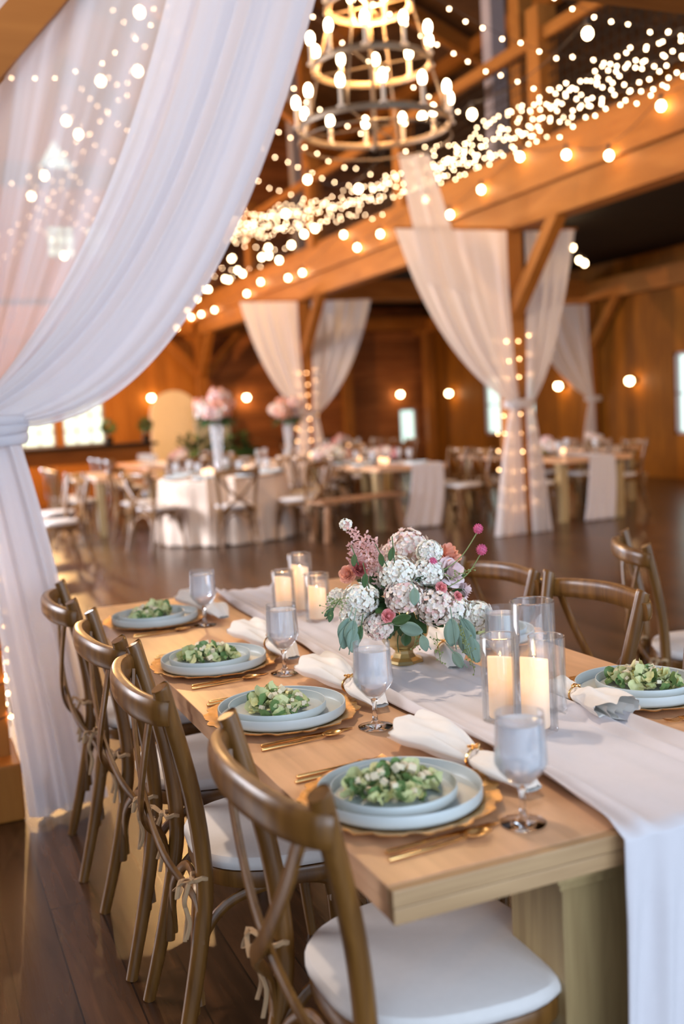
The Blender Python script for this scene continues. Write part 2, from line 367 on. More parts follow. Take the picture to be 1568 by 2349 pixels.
# roof: two slopes over the nave, lower slope over the aisle
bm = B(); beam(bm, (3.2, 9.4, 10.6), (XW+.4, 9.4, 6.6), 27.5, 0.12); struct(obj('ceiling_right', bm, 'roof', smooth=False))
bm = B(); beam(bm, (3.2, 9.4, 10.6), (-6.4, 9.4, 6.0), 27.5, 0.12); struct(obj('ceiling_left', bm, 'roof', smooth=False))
# loft deck and its fascia, the long beams, posts and braces
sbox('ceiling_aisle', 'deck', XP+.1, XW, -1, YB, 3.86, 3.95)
T = 0
def trim(m, fn):
    global T; T += 1; bm = B(); fn(bm); return struct(obj('trim_%d' % T, bm, m, smooth=False))
trim('beam', lambda b: box(b, XP-.14, XP-.07, -1, YB, 3.57, 3.96, 0.006))
trim('beam', lambda b: box(b, XP-.07, XP+.17, -1, YB, 3.26, 3.6, 0.006))
trim('beam', lambda b: box(b, XW-.25, XW-.02, -1, YB, 3.2, 3.55, 0.006))
trim('beamx', lambda b: box(b, XL, XP-.14, YB-.75, YB-.5, 3.3, 3.95, 0.006))
trim('beamx', lambda b: box(b, XL, XP+.5, YB-.75, YB-.5, 5.55, 6.3, 0.006))
trim('beamx', lambda b: box(b, -3, XP+.5, 4.0, 4.2, 3.32, 3.65, 0.006))
for y in (15.95, 22.2):
    trim('beamx', lambda b: box(b, XP+.17, XW-.25, y-.12, y+.12, 3.28, 3.6, 0.006))
for y in (19.1,):
    trim('beamx', lambda b: box(b, XP+.17, XW-.25, y-.08, y+.08, 3.6, 3.86, 0.006))
for y in (4.0, 9.7, 15.95, 22.2):   # roof trusses
    trim('beamx', lambda b: (beam(b, (3.2, y, 10.3), (XW, y, 6.45), 0.18, 0.26), beam(b, (3.2, y, 10.3), (-5, y, 6.4), 0.18, 0.26)))
    if y > 9: trim('beamx', lambda b: (beam(b, (XP+.4, y, 6.0), (3.4, y, 8.2), 0.16, 0.2), beam(b, (XP+.3, y, 4), (XP+.3, y, 8.4), .18, .2, (0, 1, 0))))
for x in (7.5, 9.5):
    trim('beam', lambda b: box(b, x, x+.18, 2, YB, 8.66-(x-3.2)*.2, 8.9-(x-3.2)*.2))
def post_struct(x, y, top=3.26, w=0.11, brace=()):
    global T
    T += 1; bm = B(); box(bm, x-w, x+w, y-w, y+w, 0, top, 0.008); p = struct(obj('trim_%d' % T, bm, 'post', smooth=False))
    for dx, dy in brace:
        b = B(); beam(b, (x+dx*w*.5, y+dy*w*.5, 2.35), (x+dx*0.95, y+dy*0.95, 3.3), 0.13, 0.13, (dy, dx, 0.01), 0.006); obj('knee_brace', b, 'post', p, smooth=False)
    return p
post_struct(XP, 9.65, brace=((0, -1), (0, 1)))
post_struct(XP, 15.95, brace=((0, -1), (0, 1)))
post_struct(XP, 22.2, brace=((0, -1), (1, 0), (-1, 0)))
post_struct(XW-.13, 15.95, brace=((0, -1), (0, 1)))
post_struct(XW-.13, 22.3)
post_struct(XP+3.6, 22.5, brace=((-1, 0),))
lp = post_struct(XL, 4.1, 3.34, 0.10)
b = B(); beam(b, (XL+.04, 4.05, 2.56), (XL+.72, 4.05, 3.34), 0.13, 0.13, (0, 1, 0.01), 0.006); obj('knee_brace', b, 'beamx', lp, smooth=False)
bm = B(); box(bm, XL-.13, XL+.125, 3.88, 4.25, 0, 0.215, 0.01); obj('plinth', bm, 'post', lp, smooth=False)
# pale steel columns behind the railing
for x, y in ((7.0, 11.1), (7.0, 17.9)): trim('palecol', lambda b: box(b, x-.1, x+.1, y-.1, y+.1, 3.95, 8.6))
# loft railing
rail = thing('loft_railing', 'orange pine loft railing filled with dark wire mesh above the beam', 'railing', (XP+.1, 9.05, 3.95))
bm = B(); box(bm, -.06, .06, -8, 13, 1.08, 1.2, 0.006); obj('handrail', bm, 'beam', rail, smooth=False)
for k in range(-2, 4):
    bm = B(); box(bm, -.11, .11, -.11+k*3.15, .11+k*3.15, 0, 1.42, 0.006); obj('railing_post', bm, 'post', rail, smooth=False)
bm = B(); box(bm, -.05, .05, -8, 13, 0.06, 0.14, 0.006); obj('bottom_rail', bm, 'beam', rail, smooth=False)
bm = B()
for i in range(170): y = -8+i*.12; box(bm, -.004, .004, y-.005, y+.005, .1, 1.1)
for i in range(9): z = .18+i*.11; box(bm, -.004, .004, -8, 13, z-.005, z+.005)
obj('wire_mesh', bm, 'iron', rail, smooth=False)

# ================================================================== DRAPES
def drape_sheet(name, m, parent, top0, top1, ctrl0, ctrl1, tie0, tie1, folds, amp, ax, seed=1, nu=90, nv=44, thick=0.0):
    """fabric from a straight top edge gathered to a tie; ax = direction the folds push"""
    R = random.Random(seed); ph = R.random()*6; f2 = R.uniform(.35, .6); ax = V(ax)
    top0, top1, ctrl0, ctrl1, tie0, tie1 = map(V, (top0, top1, ctrl0, ctrl1, tie0, tie1))
    bm = B()
    def fn(u, v):
        P = bez(top0.lerp(top1, u), ctrl0.lerp(ctrl1, u), tie0.lerp(tie1, u), v)
        w = folds*2*PI*(u + .035*math.sin(3.1*v+u*7+ph))
        s = math.sin(w+ph)+f2*math.sin(1.73*w+1.7*ph+v)+.10*math.sin(3.9*w+v*2)
        return P + ax*(amp*s*(0.35+.65*math.sin(PI*min(1, .15+.85*(1-v)))) * (1-.55*v))
    gridsurf(bm, fn, nu, nv); return obj(name, bm, m, parent, solid=thick, angle=None)
def tail_sheet(name, m, parent, t0, t1, b0, b1, folds, amp, ax, seed=2, nu=70, nv=30):
    R = random.Random(seed); ph = R.random()*6; ax = V(ax); t0, t1, b0, b1 = map(V, (t0, t1, b0, b1)); bm = B()
    def fn(u, v):
        k = v**.75; P = t0.lerp(t1, u).lerp(b0.lerp(b1, u), v); Q = t0.lerp(t1, u).lerp(b0.lerp(b1, u), k); P.x = Q.x; P.y = Q.y
        w = folds*2*PI*(u+.02*math.sin(4*v+ph)); s = math.sin(w+ph)+.35*math.sin(1.7*w+ph*2)
        return P+ax*(amp*s*(.45+.55*v))
    gridsurf(bm, fn, nu, nv); return obj(name, bm, m, parent, angle=None)
def knot(name, m, parent, c, rx, ry, h, seed=3):
    bm = B(); R = random.Random(seed); c = V(c)
    for k in range(3):
        pts = []
        for i in range(19):
            a = 2*PI*i/18; pts.append(c+V((rx*math.cos(a), ry*math.sin(a), h*(k-1)*.5+.25*h*math.sin(a+k*1.3))))
        tube(bm, pts, .011+.003*k, 8, .022, cap=False)
    return obj(name, bm, m, parent, angle=None)
# the big drape at the left
D = thing('curtain', 'large white sheer curtain swept from the beam and tied to the left post', 'curtain', (0, 0, 0))
drape_sheet('main_drape', 'drape', D, (1.16, 4.02, 3.34), (1.77, 4.02, 3.34), (.80, 4.02, 2.05), (1.13, 4.00, 1.42), (.22, 3.97, 1.50), (.40, 3.92, 1.45), 3.3, .024, (0, 1, 0), 5, 150, 70)
drape_sheet('overlap_drape', 'drape', D, (1.28, 3.94, 3.34), (1.72, 3.94, 3.34), (.90, 3.94, 1.95), (1.10, 3.93, 1.46), (.23, 3.93, 1.52), (.39, 3.90, 1.47), 2.6, .020, (0, 1, 0), 9, 130, 70)
drape_sheet('voile_panel', 'sheer', D, (.26, 4.12, 3.34), (1.50, 4.08, 3.34), (.30, 4.12, 2.4), (.92, 4.08, 2.05), (.20, 4.03, 1.50), (.34, 4.0, 1.48), 5, .018, (0, 1, 0), 11, 130, 50)
knot('tieback', 'drape', D, (.29, 3.94, 1.44), .125, .06, .05)
tail_sheet('drape_tail', 'drape', D, (.18, 3.90, 1.44), (.37, 3.90, 1.44), (.30, 3.82, .02), (.60, 3.88, .02), 3, .020, (.15, 1, 0), 4, 110, 40)
tail_sheet('drape_tail', 'drape', D, (.19, 3.95, 1.44), (.38, 3.94, 1.44), (.34, 3.90, .01), (.575, 3.94, .01), 3, .018, (.1, 1, 0), 6, 90, 40)

def post_drape(px, py, lx, rx, label, top=3.25, tie=1.42, m='pinkdrape', strip=False, halfl=True, halfr=True):
    d = thing('curtain', label, 'curtain', (px, py, 0), 0)
    y = -.14
    if halfl:
        drape_sheet('left_drape', m, d, (lx, y, top), (-.10, y, top), (lx*.72, y, 1.95), (-.12, y, 2.2), (-.13, y-.02, tie), (-.04, y-.04, tie), 4, .03, (0, 1, 0), 5, 90, 40)
        tail_sheet('drape_tail', m, d, (-.13, y-.03, tie-.02), (-.03, y-.03, tie-.02), (-.40, y-.04, .01), (-.0, y-.04, .01), 4, .025, (0, 1, 0), 4, 60, 24)
    if halfr:
        drape_sheet('right_drape', m, d, (.13, y, top), (rx, y, top+.03), (.14, y, 2.2), (rx*.72, y, 1.95), (.05, y-.04, tie), (.14, y-.02, tie), 4, .03, (0, 1, 0), 8, 90, 40)
        tail_sheet('drape_tail', m, d, (.04, y-.03, tie-.02), (.13, y-.03, tie-.02), (.08, y-.04, .01), (.34, y-.04, .01), 3, .025, (0, 1, 0), 7, 60, 24)
    if strip: drape_sheet('top_swag', m, d, (-1.36, y-.05, 3.98), (-1.0, y-.05, 3.98), (-1.3, y-.05, 3.6), (-.85, y-.05, 3.4), (-1.1, y-.03, 2.7), (-.55, y-.03, 2.6), 2, .02, (0, 1, 0), 3, 40, 24)
    bm = B(); tube(bm, [(lx-.02, y, top+.01), (rx+.02, y, top+.04)], .012, 8); obj('hanging_rod', bm, 'post', d)
    knot('tieback', m, d, (0, -.10, tie), .17, .10, .04)
    return d
post_drape(XP, 9.65, -1.42, .78, 'blush white curtain pair tied to the lit post right of centre', strip=True)
post_drape(XP, 15.95, -1.08, 1.22, 'small pair of curtains on the far post behind the round tables')
post_drape(XW-.13, 15.95, -1.5, .2, 'grey white curtain on the wall post behind the right side tables', halfr=False, top=3.15)

# ================================================================== LIGHTS ON STRINGS
def bulb_mesh(r, m, sub=1, sc=(1, 1, 1)):
    bm = B(); ball(bm, (0, 0, 0), r, sub, sc); me = bpy.data.meshes.new('bulb'); bm.to_mesh(me); bm.free()
    me.materials.append(M[m]); me.polygons.foreach_set('use_smooth', [True]*len(me.polygons)); return me
ME_F = bulb_mesh(.0095, 'fairy'); ME_PF = bulb_mesh(.011, 'postfairy'); ME_E = bulb_mesh(.034, 'bulb', 2, (1, 1, 1.15))
def inst(name, me, parent, loc):
    o = bpy.data.objects.new(name, me); COL.objects.link(o); o.location = loc; o.parent = parent; return o
def light_string(name, label, cat, pts, step, me, group, drop=0.02, wire=.0025, jit=0.0, cap=100, bulbname='bulb'):
    pts = [V(p) for p in pts]; s = thing(name, label, cat, pts[0], 0, group); o = pts[0]
    bm = B(); tube(bm, [p-o for p in pts], wire, 4, cap=False)
    acc = step*.5; n = 0; spots = []
    for a, b in zip(pts, pts[1:]):
        L_ = (b-a).length; 
        while acc <= L_:
            p = a.lerp(b, acc/L_)-o + V((rnd.uniform(-jit, jit), rnd.uniform(-jit, jit), rnd.uniform(-jit, jit)-drop)); spots.append(p)
            acc += step
        acc -= L_
    spots.sort(key=lambda p: (p+o).length)
    for p in spots[:cap]: inst(bulbname, me, s, p)
    if drop > .03:
        for p in spots: box(bm, p.x-.012, p.x+.012, p.y-.012, p.y+.012, p.z+.03, p.z+drop)
    obj('cord', bm, 'wire', s)
    if len(spots) > cap:
        b2 = B()
        for p in spots[cap:]: ball(b2, p, .0095, 1)
        e = obj('bulb_run', b2, 'fairy', s); e['kind'] = 'stuff'
    return s
def sag(a, b, d, n=18, w=0.0):
    a, b = V(a), V(b); return [a.lerp(b, i/n)+V((0, 0, -d*4*(i/n)*(1-i/n)+(w*math.sin(i*1.7)))) for i in range(n+1)]
# strings hung across the nave from the loft rail up to the ridge line
ys = [5.6, 6.3, 7.0, 7.8, 8.7, 9.6, 10.6, 11.7, 12.9, 14.2, 15.6, 17.1, 18.7, 20.4, 22.0]
for i, y in enumerate(ys):
    light_string('string_light', 'fairy light string sloping from the ridge down to the loft beam', 'string lights',
                 sag((2.6, y+.5, 6.1+.15*math.sin(i*2.1)), (XP-.2, y, 4.12+.1*math.sin(i)), .55+.12*math.sin(i*1.3)), .16, ME_F, 'fairy light strings across the hall', jit=.02)
for i, y in enumerate((9, 13, 17, 21)):
    light_string('string_light', 'fairy light string glimmering through the voile at the left', 'string lights',
                 sag((3.1, y+.2, 5.9), (1.0, y, 4.3), .4, 10), .2, ME_F, 'fairy light strings behind the voile', jit=.03)
# the dense garland of strings lying along the loft beam
BP = smooth_path([at_(1750, 30, 6.6), at_(1568, 118, 7.5), at_(1250, 255, 9.6), at_(1100, 338, 11), at_(900, 432, 13.5), at_(700, 492, 15.2), at_(520, 528, 18)], 14)
for i in range(7):
    ph = i*1.37; pts = []; L0 = 0
    for k, p in enumerate(BP):
        if k: L0 += (p-BP[k-1]).length
        pts.append(p+V((.10*math.sin(L0*.9+ph*3), 0, .045*(i-3)*1.2+.05*math.sin(L0*1.4+ph*2.2)+.04*math.sin(L0*3.1+ph))))
    light_string('string_light', 'fairy light strand in the thick glowing bundle along the loft beam', 'string lights',
                 pts, .165, ME_F, 'fairy light bundle along the beam', jit=.045, drop=.015)
# festoon bulbs under the fascia
ed = [(6.2, 3.86), (6.95, 3.80), (7.64, 3.57), (8.27, 3.73), (9.05, 3.90), (9.82, 3.74), (10.52, 3.61), (11.1, 3.9), (12.38, 3.72), (13.13, 3.67), (13.57, 3.92), (15.25, 3.63), (15.9, 3.64),
      (17.27, 3.76), (18.08, 3.66), (20.2, 3.6), (21.2, 3.62), (22.0, 3.64)]
def festoon(label, spots, x):
    s = thing('festoon_light', label, 'string lights', (x, spots[0][0], spots[0][1])); o = V((x, spots[0][0], spots[0][1]))
    wp = []
    for (y, z), (y2, z2) in zip(spots, spots[1:]): wp += sag((x, y, z+.09), (x, y2, z2+.09), .04, 6)
    bm = B(); tube(bm, [p-o for p in wp], .004, 5, cap=False)
    for y, z in spots: lathe(bm, [(0, .05), (.016, .05), (.016, .1), (0, .1)], 10, V((x, y, z))-o)
    obj('cord', bm, 'wire', s)
    for y, z in spots: inst('bulb', ME_E, s, V((x, y, z))-o)
festoon('festoon string of round bulbs swagged along the loft beam', ed, XP-.2)
def festoon_pts(label, P):
    o = V(P[0]); s = thing('festoon_light', label, 'string lights', o); bm = B(); wp = []
    for a, b in zip(P, P[1:]): wp += sag(V(a)+V((0, 0, .09)), V(b)+V((0, 0, .09)), .1, 6)
    tube(bm, [p-o for p in wp], .004, 5, cap=False)
    for p in P: lathe(bm, [(0, .05), (.016, .05), (.016, .1), (0, .1)], 10, V(p)-o)
    tube(bm, [V(P[0])+V((0, 0, .1))-o, V((P[0][0], P[0][1], 3.87 if P[0][2] < 3.87 else 8.6))-o], .003, 4)
    obj('cord', bm, 'wire', s)
    for p in P: inst('bulb', ME_E, s, V(p)-o)
festoon_pts('short festoon of bulbs by the dark aisle above the wall post', [tuple(at_(1313, 568, 14.5)), tuple(at_(1328, 597, 14.3)), tuple(at_(1340, 604, 14.2))])
festoon_pts('festoon of bulbs crossing the hall towards the far end', [tuple(at_(x, y, d)) for x, y, d in ((470, 663, 19), (516, 640, 18), (545, 620, 17.5), (533, 592, 17), (556, 628, 16.5), (600, 590, 15.5), (615, 568, 15), (616, 586, 14.6), (640, 597, 14.2), (668, 562, 13.6), (697, 537, 13), (722, 524, 12.4))])
festoon_pts('festoon of bulbs low at the far end beside the drape', [tuple(at_(x, y, d)) for x, y, d in ((405, 752, 21.5), (430, 713, 20.5), (452, 686, 19.6), (478, 664, 19), (530, 594, 17.4), (524, 642, 18))])
festoon_pts('festoon of bulbs strung high through the chandelier lights', [tuple(at_(x, y, d)) for x, y, d in ((655, 490, 12), (705, 412, 11), (822, 433, 10.5), (925, 278, 9.5), (968, 268, 9), (1082, 262, 8.5), (1347, 77, 7))])
festoon_pts('festoon of bulbs seen through the voile at the left', [tuple(at_(x, y, d)) for x, y, d in ((147, 587, 12), (72, 450, 10.5), (102, 403, 10), (152, 277, 9), (180, 308, 9.2), (231, 186, 8), (316, 163, 8), (320, 28, 7))])
# fairy lights wound around the posts
def wound(px, py, w, z0, z1, turns, label, n=None, me=None, gaps=()):
    pts = []; N = int(turns*16)
    for k in range(N+1):
        a = 2*PI*k/16; z = z0+(z1-z0)*k/N + .05*math.sin(a)
        c, s_ = math.cos(a), math.sin(a); q = max(abs(c), abs(s_)); pts.append((px+w*c/q, py+w*s_/q, z))
    s = thing('string_light', label, 'string lights', (px, py, z0)); o = V((px, py, z0))
    bm = B(); tube(bm, [V(p)-o for p in pts], .003, 4, cap=False); obj('cord', bm, 'wire', s)
    acc = 0
    for a, b in zip(pts, pts[1:]):
        if any(g0 < a[2] < g1 for g0, g1 in gaps): continue
        acc += (V(b)-V(a)).length
        if acc > .085:
            acc = 0; inst('bulb', ME_PF, s, V(b)-o+V((rnd.uniform(-.01, .01), rnd.uniform(-.01, .01), rnd.uniform(-.012, .012))))
wound(XP, 9.65, .135, .2, 2.2, 10, 'warm fairy lights wound around the draped post right of centre', gaps=((1.45, 1.65),))
wound(XP, 15.95, .135, .7, 2.2, 8, 'warm fairy lights wound around the far draped post')
wound(XL, 4.1, .115, .3, 1.2, 7, 'warm fairy lights wound around the left post behind the curtain')

# ------------------------------------------------------------------ chandelier
CH = thing('chandelier', 'large tiered ring chandelier with flame bulbs hanging over the hall', 'chandelier', (3.37, 7.0, 3.5))
tiers = [(0.0, .55, 12), (.43, .43, 10), (.85, .315, 8), (1.22, .22, 6)]
bb = bulb_mesh(.027, 'chandbulb', 2, (1, 1, 1.8))
for ti, (z, R, n) in enumerate(tiers):
    bm = B()
    for zz, rr in ((0, .014), ): tube(bm, [(R*math.cos(2*PI*i/48), R*math.sin(2*PI*i/48), z+zz) for i in range(49)], .012, 8, .026, cap=False)
    if ti == 0: tube(bm, [(R*1.02*math.cos(2*PI*i/48), R*1.02*math.sin(2*PI*i/48), z-.1) for i in range(49)], .006, 6, .008, cap=False)
    for k in range(4):
        a = PI/4+k*PI/2
        if ti < 3:
            z2, R2 = tiers[ti+1][0], tiers[ti+1][1]; tube(bm, [(R*math.cos(a), R*math.sin(a), z), (R2*math.cos(a), R2*math.sin(a), z2)], .009, 6)
        else: tube(bm, [(R*math.cos(a), R*math.sin(a), z), (0, 0, z+.55)], .008, 6)
        tube(bm, [(0, 0, z), (R*math.cos(a), R*math.sin(a), z)], .007, 6)
    obj('ring', bm, 'chandiron', CH)
    for k in range(n):
        a = 2*PI*(k+.35*ti)/n+.2; x, y = R*1.03*math.cos(a), R*1.03*math.sin(a)
        sb = B(); lathe(sb, [(0, 0), (.034, .004), (.03, .02), (.014, .024), (.014, .15), (0, .15)], 10); so = obj('candle_sleeve', sb, 'sleeve', CH, loc=(x, y, z))
        inst('flame_bulb', bb, so, (0, 0, .187))
bm = B(); tube(bm, [(0, 0, -.12), (0, 0, 2.4)], .016, 8); ball(bm, (0, 0, -.14), .035, 2); tube(bm, [(0, 0, 2.4), (0, 0, 7.1)], .006, 6); obj('hanging_stem', bm, 'chandiron', CH)

# ------------------------------------------------------------------ wall sconces
def sconce(loc, d, label):
    s = thing('wall_sconce', label, 'wall lamp', loc); dv = V(d)
    bm = B(); ball(bm, dv*.03, .06, 2, (1, 1, 1)); 
    tube(bm, [dv*.02, dv*.09+V((0, 0, .05)), dv*.13+V((0, 0, .12)), dv*.16+V((0, 0, .10))], .012, 8); lathe(bm, [(0, .10), (.05, .09), (.055, .05), (0, .05)], 12, dv*.16); obj('bracket', bm, 'iron', s)
    b2 = B(); ball(b2, dv*.16, .065, 2); obj('globe', b2, 'sconceglass', s)
sconce((XW, 14.77, 1.70), (-1, 0, 0), 'glowing globe sconce on the right wall nearest the camera')
sconce((XW, 16.92, 1.70), (-1, 0, 0), 'glowing globe sconce on the right wall beside the grey curtain')
sconce((XW, 21.3, 1.72), (-1, 0, 0), 'globe sconce half hidden by the big post curtain')
sconce((11.24, YB, 1.77), (0, -1, 0), 'glowing globe sconce on the back wall above the small window')
sconce((7.31, YB, 1.87), (0, -1, 0), 'glowing globe sconce on the dark back wall beside the tall flowers')
sconce((5.11, YB, 1.96), (0, -1, 0), 'glowing globe sconce on the amber boards above the cream arch')

# ================================================================== CROSS-BACK CHAIR
def make_chair():
    t = thing('cross_back_chair', 'chair', 'chair')
    def seat_outline(k, n=40):
        out = []
        for i in range(n):
            a = 2*PI*i/n; c, s_ = math.cos(a), math.sin(a)
            x = .205*math.copysign(abs(c)**.75, c); y = .205*math.copysign(abs(s_)**.7, s_); y *= 1+.10*(x/.2)
            out.append((x*k, y*k))
        return out
    def slab(bm, prof):
        rings = [[bm.verts.new((x, y, z)) for x, y in seat_outline(k)] for k, z in prof]; n = len(rings[0])
        for a, b in zip(rings, rings[1:]):
            for j in range(n): bm.faces.new((a[j], a[(j+1) % n], b[(j+1) % n], b[j]))
        bm.faces.new(rings[0][::-1]); bm.faces.new(rings[-1])
    bm = B(); slab(bm, [(.93, .418), (.99, .422), (1.0, .43), (1.0, .452), (.985, .458), (.9, .458)]); obj('seat', bm, 'chair', t)
    bm = B(); slab(bm, [(.93, .459), (1.0, .463), (1.03, .472), (1.03, .482), (1.0, .492), (.93, .497), (.6, .503), (.3, .506)]); cu_ = obj('seat_pad', bm, 'cushion', t)
    for s in (-1, 1):
        bm = B(); c = V((-.215, s*.188, .475))
        tube(bm, [c+V((.02*math.cos(a)-.0, .022*math.sin(a), .004*math.sin(3*a))) for a in [2*PI*i/12 for i in range(13)]], .003, 5, .006, cap=False)
        k = c+V((-.024, s*.012, 0))
        ball(bm, k, .010, 1, (1, 1, .9))
        for q in (0, 1):
            pts = [k, k+V((-.022, s*(.018+.016*q), .012)), k+V((-.034, s*(.03-.04*q), -.02)), k+V((-.02, s*(.01-.01*q), -.008))]
            tube(bm, smooth_path(pts, 4), .002, 5, .005, ref=(1, 0, 0))
            pts = [k, k+V((-.016, s*.012*q, -.04)), k+V((-.008, s*(.012-.03*q), -.085)), k+V((-.018, s*(.014-.03*q), -.12-.02*q))]
            tube(bm, smooth_path(pts, 4), .002, 5, .005, ref=(1, 0, 0))
        obj('tie', bm, 'tie', cu_)
    for s in (-1, 1):
        # rear leg and back post in one bent piece
        path = smooth_path([(-.305, s*.205, 0), (-.262, s*.195, .16), (-.222, s*.188, .34), (-.206, s*.188, .47), (-.222, s*.2, .66), (-.268, s*.222, .875), (-.276, s*.225, .905)], 5)
        bm = B(); tube(bm, path, .0195, 10, taper=[.80+.2*min(1, i/8) for i in range(len(path))]); pl = obj('back_post', bm, 'chair', t)
        bm = B(); b0 = V((-.292, s*.232, .862)); ball(bm, b0, .0055, 1); obj('bolt', bm, 'iron', pl)
    for s in (-1, 1):
        path = smooth_path([(.20, s*.205, 0), (.185, s*.19, .2), (.175, s*.178, .43)], 4)
        bm = B(); tube(bm, path, .0185, 10, taper=[.72+.28*i/(len(path)-1) for i in range(len(path))]); obj('front_leg', bm, 'chair', t)
    # bowed top rail, sits on the outer side of the posts
    pts = [(-.262, -.240, .852), (-.288, -.222, .855), (-.322, -.14, .860), (-.338, 0, .864), (-.322, .14, .860), (-.288, .222, .855), (-.262, .240, .852)]
    pp = smooth_path(pts, 6); bm = B(); n = len(pp)
    tube(bm, pp, [.013+.004*math.sin(PI*i/(n-1)) for i in range(n)], 14, [.026+.006*math.sin(PI*i/(n-1)) for i in range(n)], ref=(0, 0, 1), sq=3.0); obj('top_rail', bm, 'chair', t)
    # the two crossing bentwood straps
    for s in (-1, 1):
        pts = [(-.290, s*.205, .845), (-.302, s*.15, .74), (-.305, s*.03, .60), (-.285, -s*.10, .50), (-.235, -s*.175, .42), (-.228, -s*.192, .33)]
        pp = smooth_path(pts, 6); bm = B(); off = .007 if s > 0 else -.007
        pp = [p+V((off, 0, 0)) for p in pp]
        tube(bm, pp, .0165, 8, .0062, ref=(1, 0, 0), sq=3.0); obj('cross_strap', bm, 'chair', t)
    # arched braces under the seat
    for s in (-1, 1):
        pts = [(-.245, s*.172, .16), (-.225, s*.168, .30), (-.16, s*.16, .385), (-.04, s*.155, .412), (.08, s*.155, .395), (.15, s*.16, .31), (.175, s*.168, .2)]
        bm = B(); tube(bm, smooth_path(pts, 5), .008, 8, .012); obj('arched_brace', bm, 'chair', t)
    for xx, z in ((-.232, .27), (.18, .27)):
        pts = [(xx, -.175, z-.09), (xx, -.15, z+.04), (xx*.9, -.06, z+.125), (xx*.9, .06, z+.125), (xx, .15, z+.04), (xx, .175, z-.09)]
        bm = B(); tube(bm, smooth_path(pts, 5), .008, 8, .012); obj('arched_brace', bm, 'chair', t)
    return t
chair = Kind(make_chair())
GL = None
CX = .775
for y, dx, rz, lb in ((1.555, 0, .0, 'cross-back chair nearest the camera, pale seat pad lit by daylight'),
                  (2.245, -.02, -.085, 'cross-back chair second from the camera along the left side, tan tie bow'),
                  (2.79, -.02, -.01, 'cross-back chair third along the left side of the near table'),
                  (3.43, -.03, -.06, 'cross-back chair farthest along the left side, against the white curtain')):
    chair((CX+dx+(.0 if y < 2 else -.025), y, 0), rz, lb, 'chairs on the left side of the near table')
for x, y, rz, lb in ((1.56, 2.48, PI, 'cross-back chair at the right side, whole top rail showing behind the candles'),
                 (1.535, 2.97, PI+.03, 'cross-back chair at the right side, just behind the flowers'),
                 (1.55, 1.815, PI, 'cross-back chair cut off by the right edge of the photo')):
    chair((x, y, 0), rz, lb, 'chairs on the right side of the near table')
chair((2.77, 3.02, 0), -.5, 'cross-back chair turned sideways in the gap beyond the right side chairs')

# ================================================================== NEAR TABLE
TX0, TX1, TY0, TY1, TZ = .584, 1.634, 1.278, 3.88, .76
t = thing('dining_table', 'long oak farmhouse table in the foreground set for dinner', 'table', ((TX0+TX1)/2, (TY0+TY1)/2, 0))
o = V(t.location)
bm = B(); box(bm, TX0-o.x, TX1-o.x, TY0+.02-o.y, TY1-o.y, TZ-.028, TZ, .002); obj('tabletop', bm, 'table', t, smooth=False)
bm = B(); box(bm, TX0-o.x, TX1-o.x, TY0-o.y, TY0+.0195-o.y, TZ-.027, TZ-.0005, .0025); box(bm, TX0+.002-o.x, TX1-.002-o.x, TY0+.003-o.y, TY0+.02-o.y, TZ-.054, TZ-.029, .002); obj('end_board', bm, 'tableend', t, smooth=False)
bm = B(); box(bm, TX0+.003-o.x, TX1-.003-o.x, TY0+.021-o.y, TY1-o.y, TZ-.054, TZ-.0285, .002); obj('lower_board', bm, 'table', t, smooth=False)
for yy in (1.35, 3.62):
    bm = B(); x0, x1 = .92-o.x, 1.33-o.x; y0, y1 = yy-o.y, yy+.16-o.y
    box(bm, x0, x1, y0, y1, .09, .655, .004); box(bm, x0-.012, x1+.012, y0-.012, y1+.012, .655, .672, .003); box(bm, x0-.022, x1+.022, y0-.022, y1+.022, .672, .705, .003)
    box(bm, x0-.05, x1+.05, y0-.03, y1+.03, 0, .10, .006); obj('leg', bm, 'tableleg', t, smooth=False)
bm = B(); box(bm, 1.09-o.x, 1.16-o.x, 1.5-o.y, 3.63-o.y, .2, .3, .005); obj('stretcher', bm, 'tableleg', t, smooth=False)

# runner: full mesh along the table, gathered edges, falling over the near end
bm = B(); top = TZ
def run_fn(u, v):
    # v 0..0.78 on the table from far to near, then down
    y_far, y_near = 3.86, TY0-.012; vt = .60
    kk = min(1, v/vt); le = 1.055-.09*kk+.012*math.sin(kk*9); re = 1.33+.02*math.sin(kk*7+1)
    if v < vt:
        y = y_far+(y_near-y_far)*v/vt; x = le+(re-le)*u; z = top+.003
        edge = max(0, 1-u*4.0)+max(0, 1-(1-u)*4.0)
        z += edge*(.013+.012*math.sin(u*44+2.6*math.sin(y*1.7)))+.0022*math.sin(u*30+y*3)+.0015*math.sin(y*21+u*9)
        x += edge*.012*math.sin(y*5+u*11)
        if v > vt*.97: z = top+.003+(z-top-.003)*(1-(v/vt-.97)/.03*.5)
        return V((x, y, z+.002))
    s = (v-vt)/(1-vt); z = top+.002-s*(top-.015)
    x = le+(re-le)*u + .10*(u-.5)*s + .03*s
    if s < .04: z = top+.003-.012*s/.04
    y = y_near-.004-.008*math.sin(u*34+2*math.sin(s*2))*min(1, s*5+.15)-.012-.004*math.sin(u*71)*s
    return V((x, y, z))
gridsurf(bm, run_fn, 110, 150)
ro = obj('table_runner', bm, 'runner', solid=.0015, angle=None); tag(ro, 'white muslin runner along the near table, falling over its end', 'table runner')

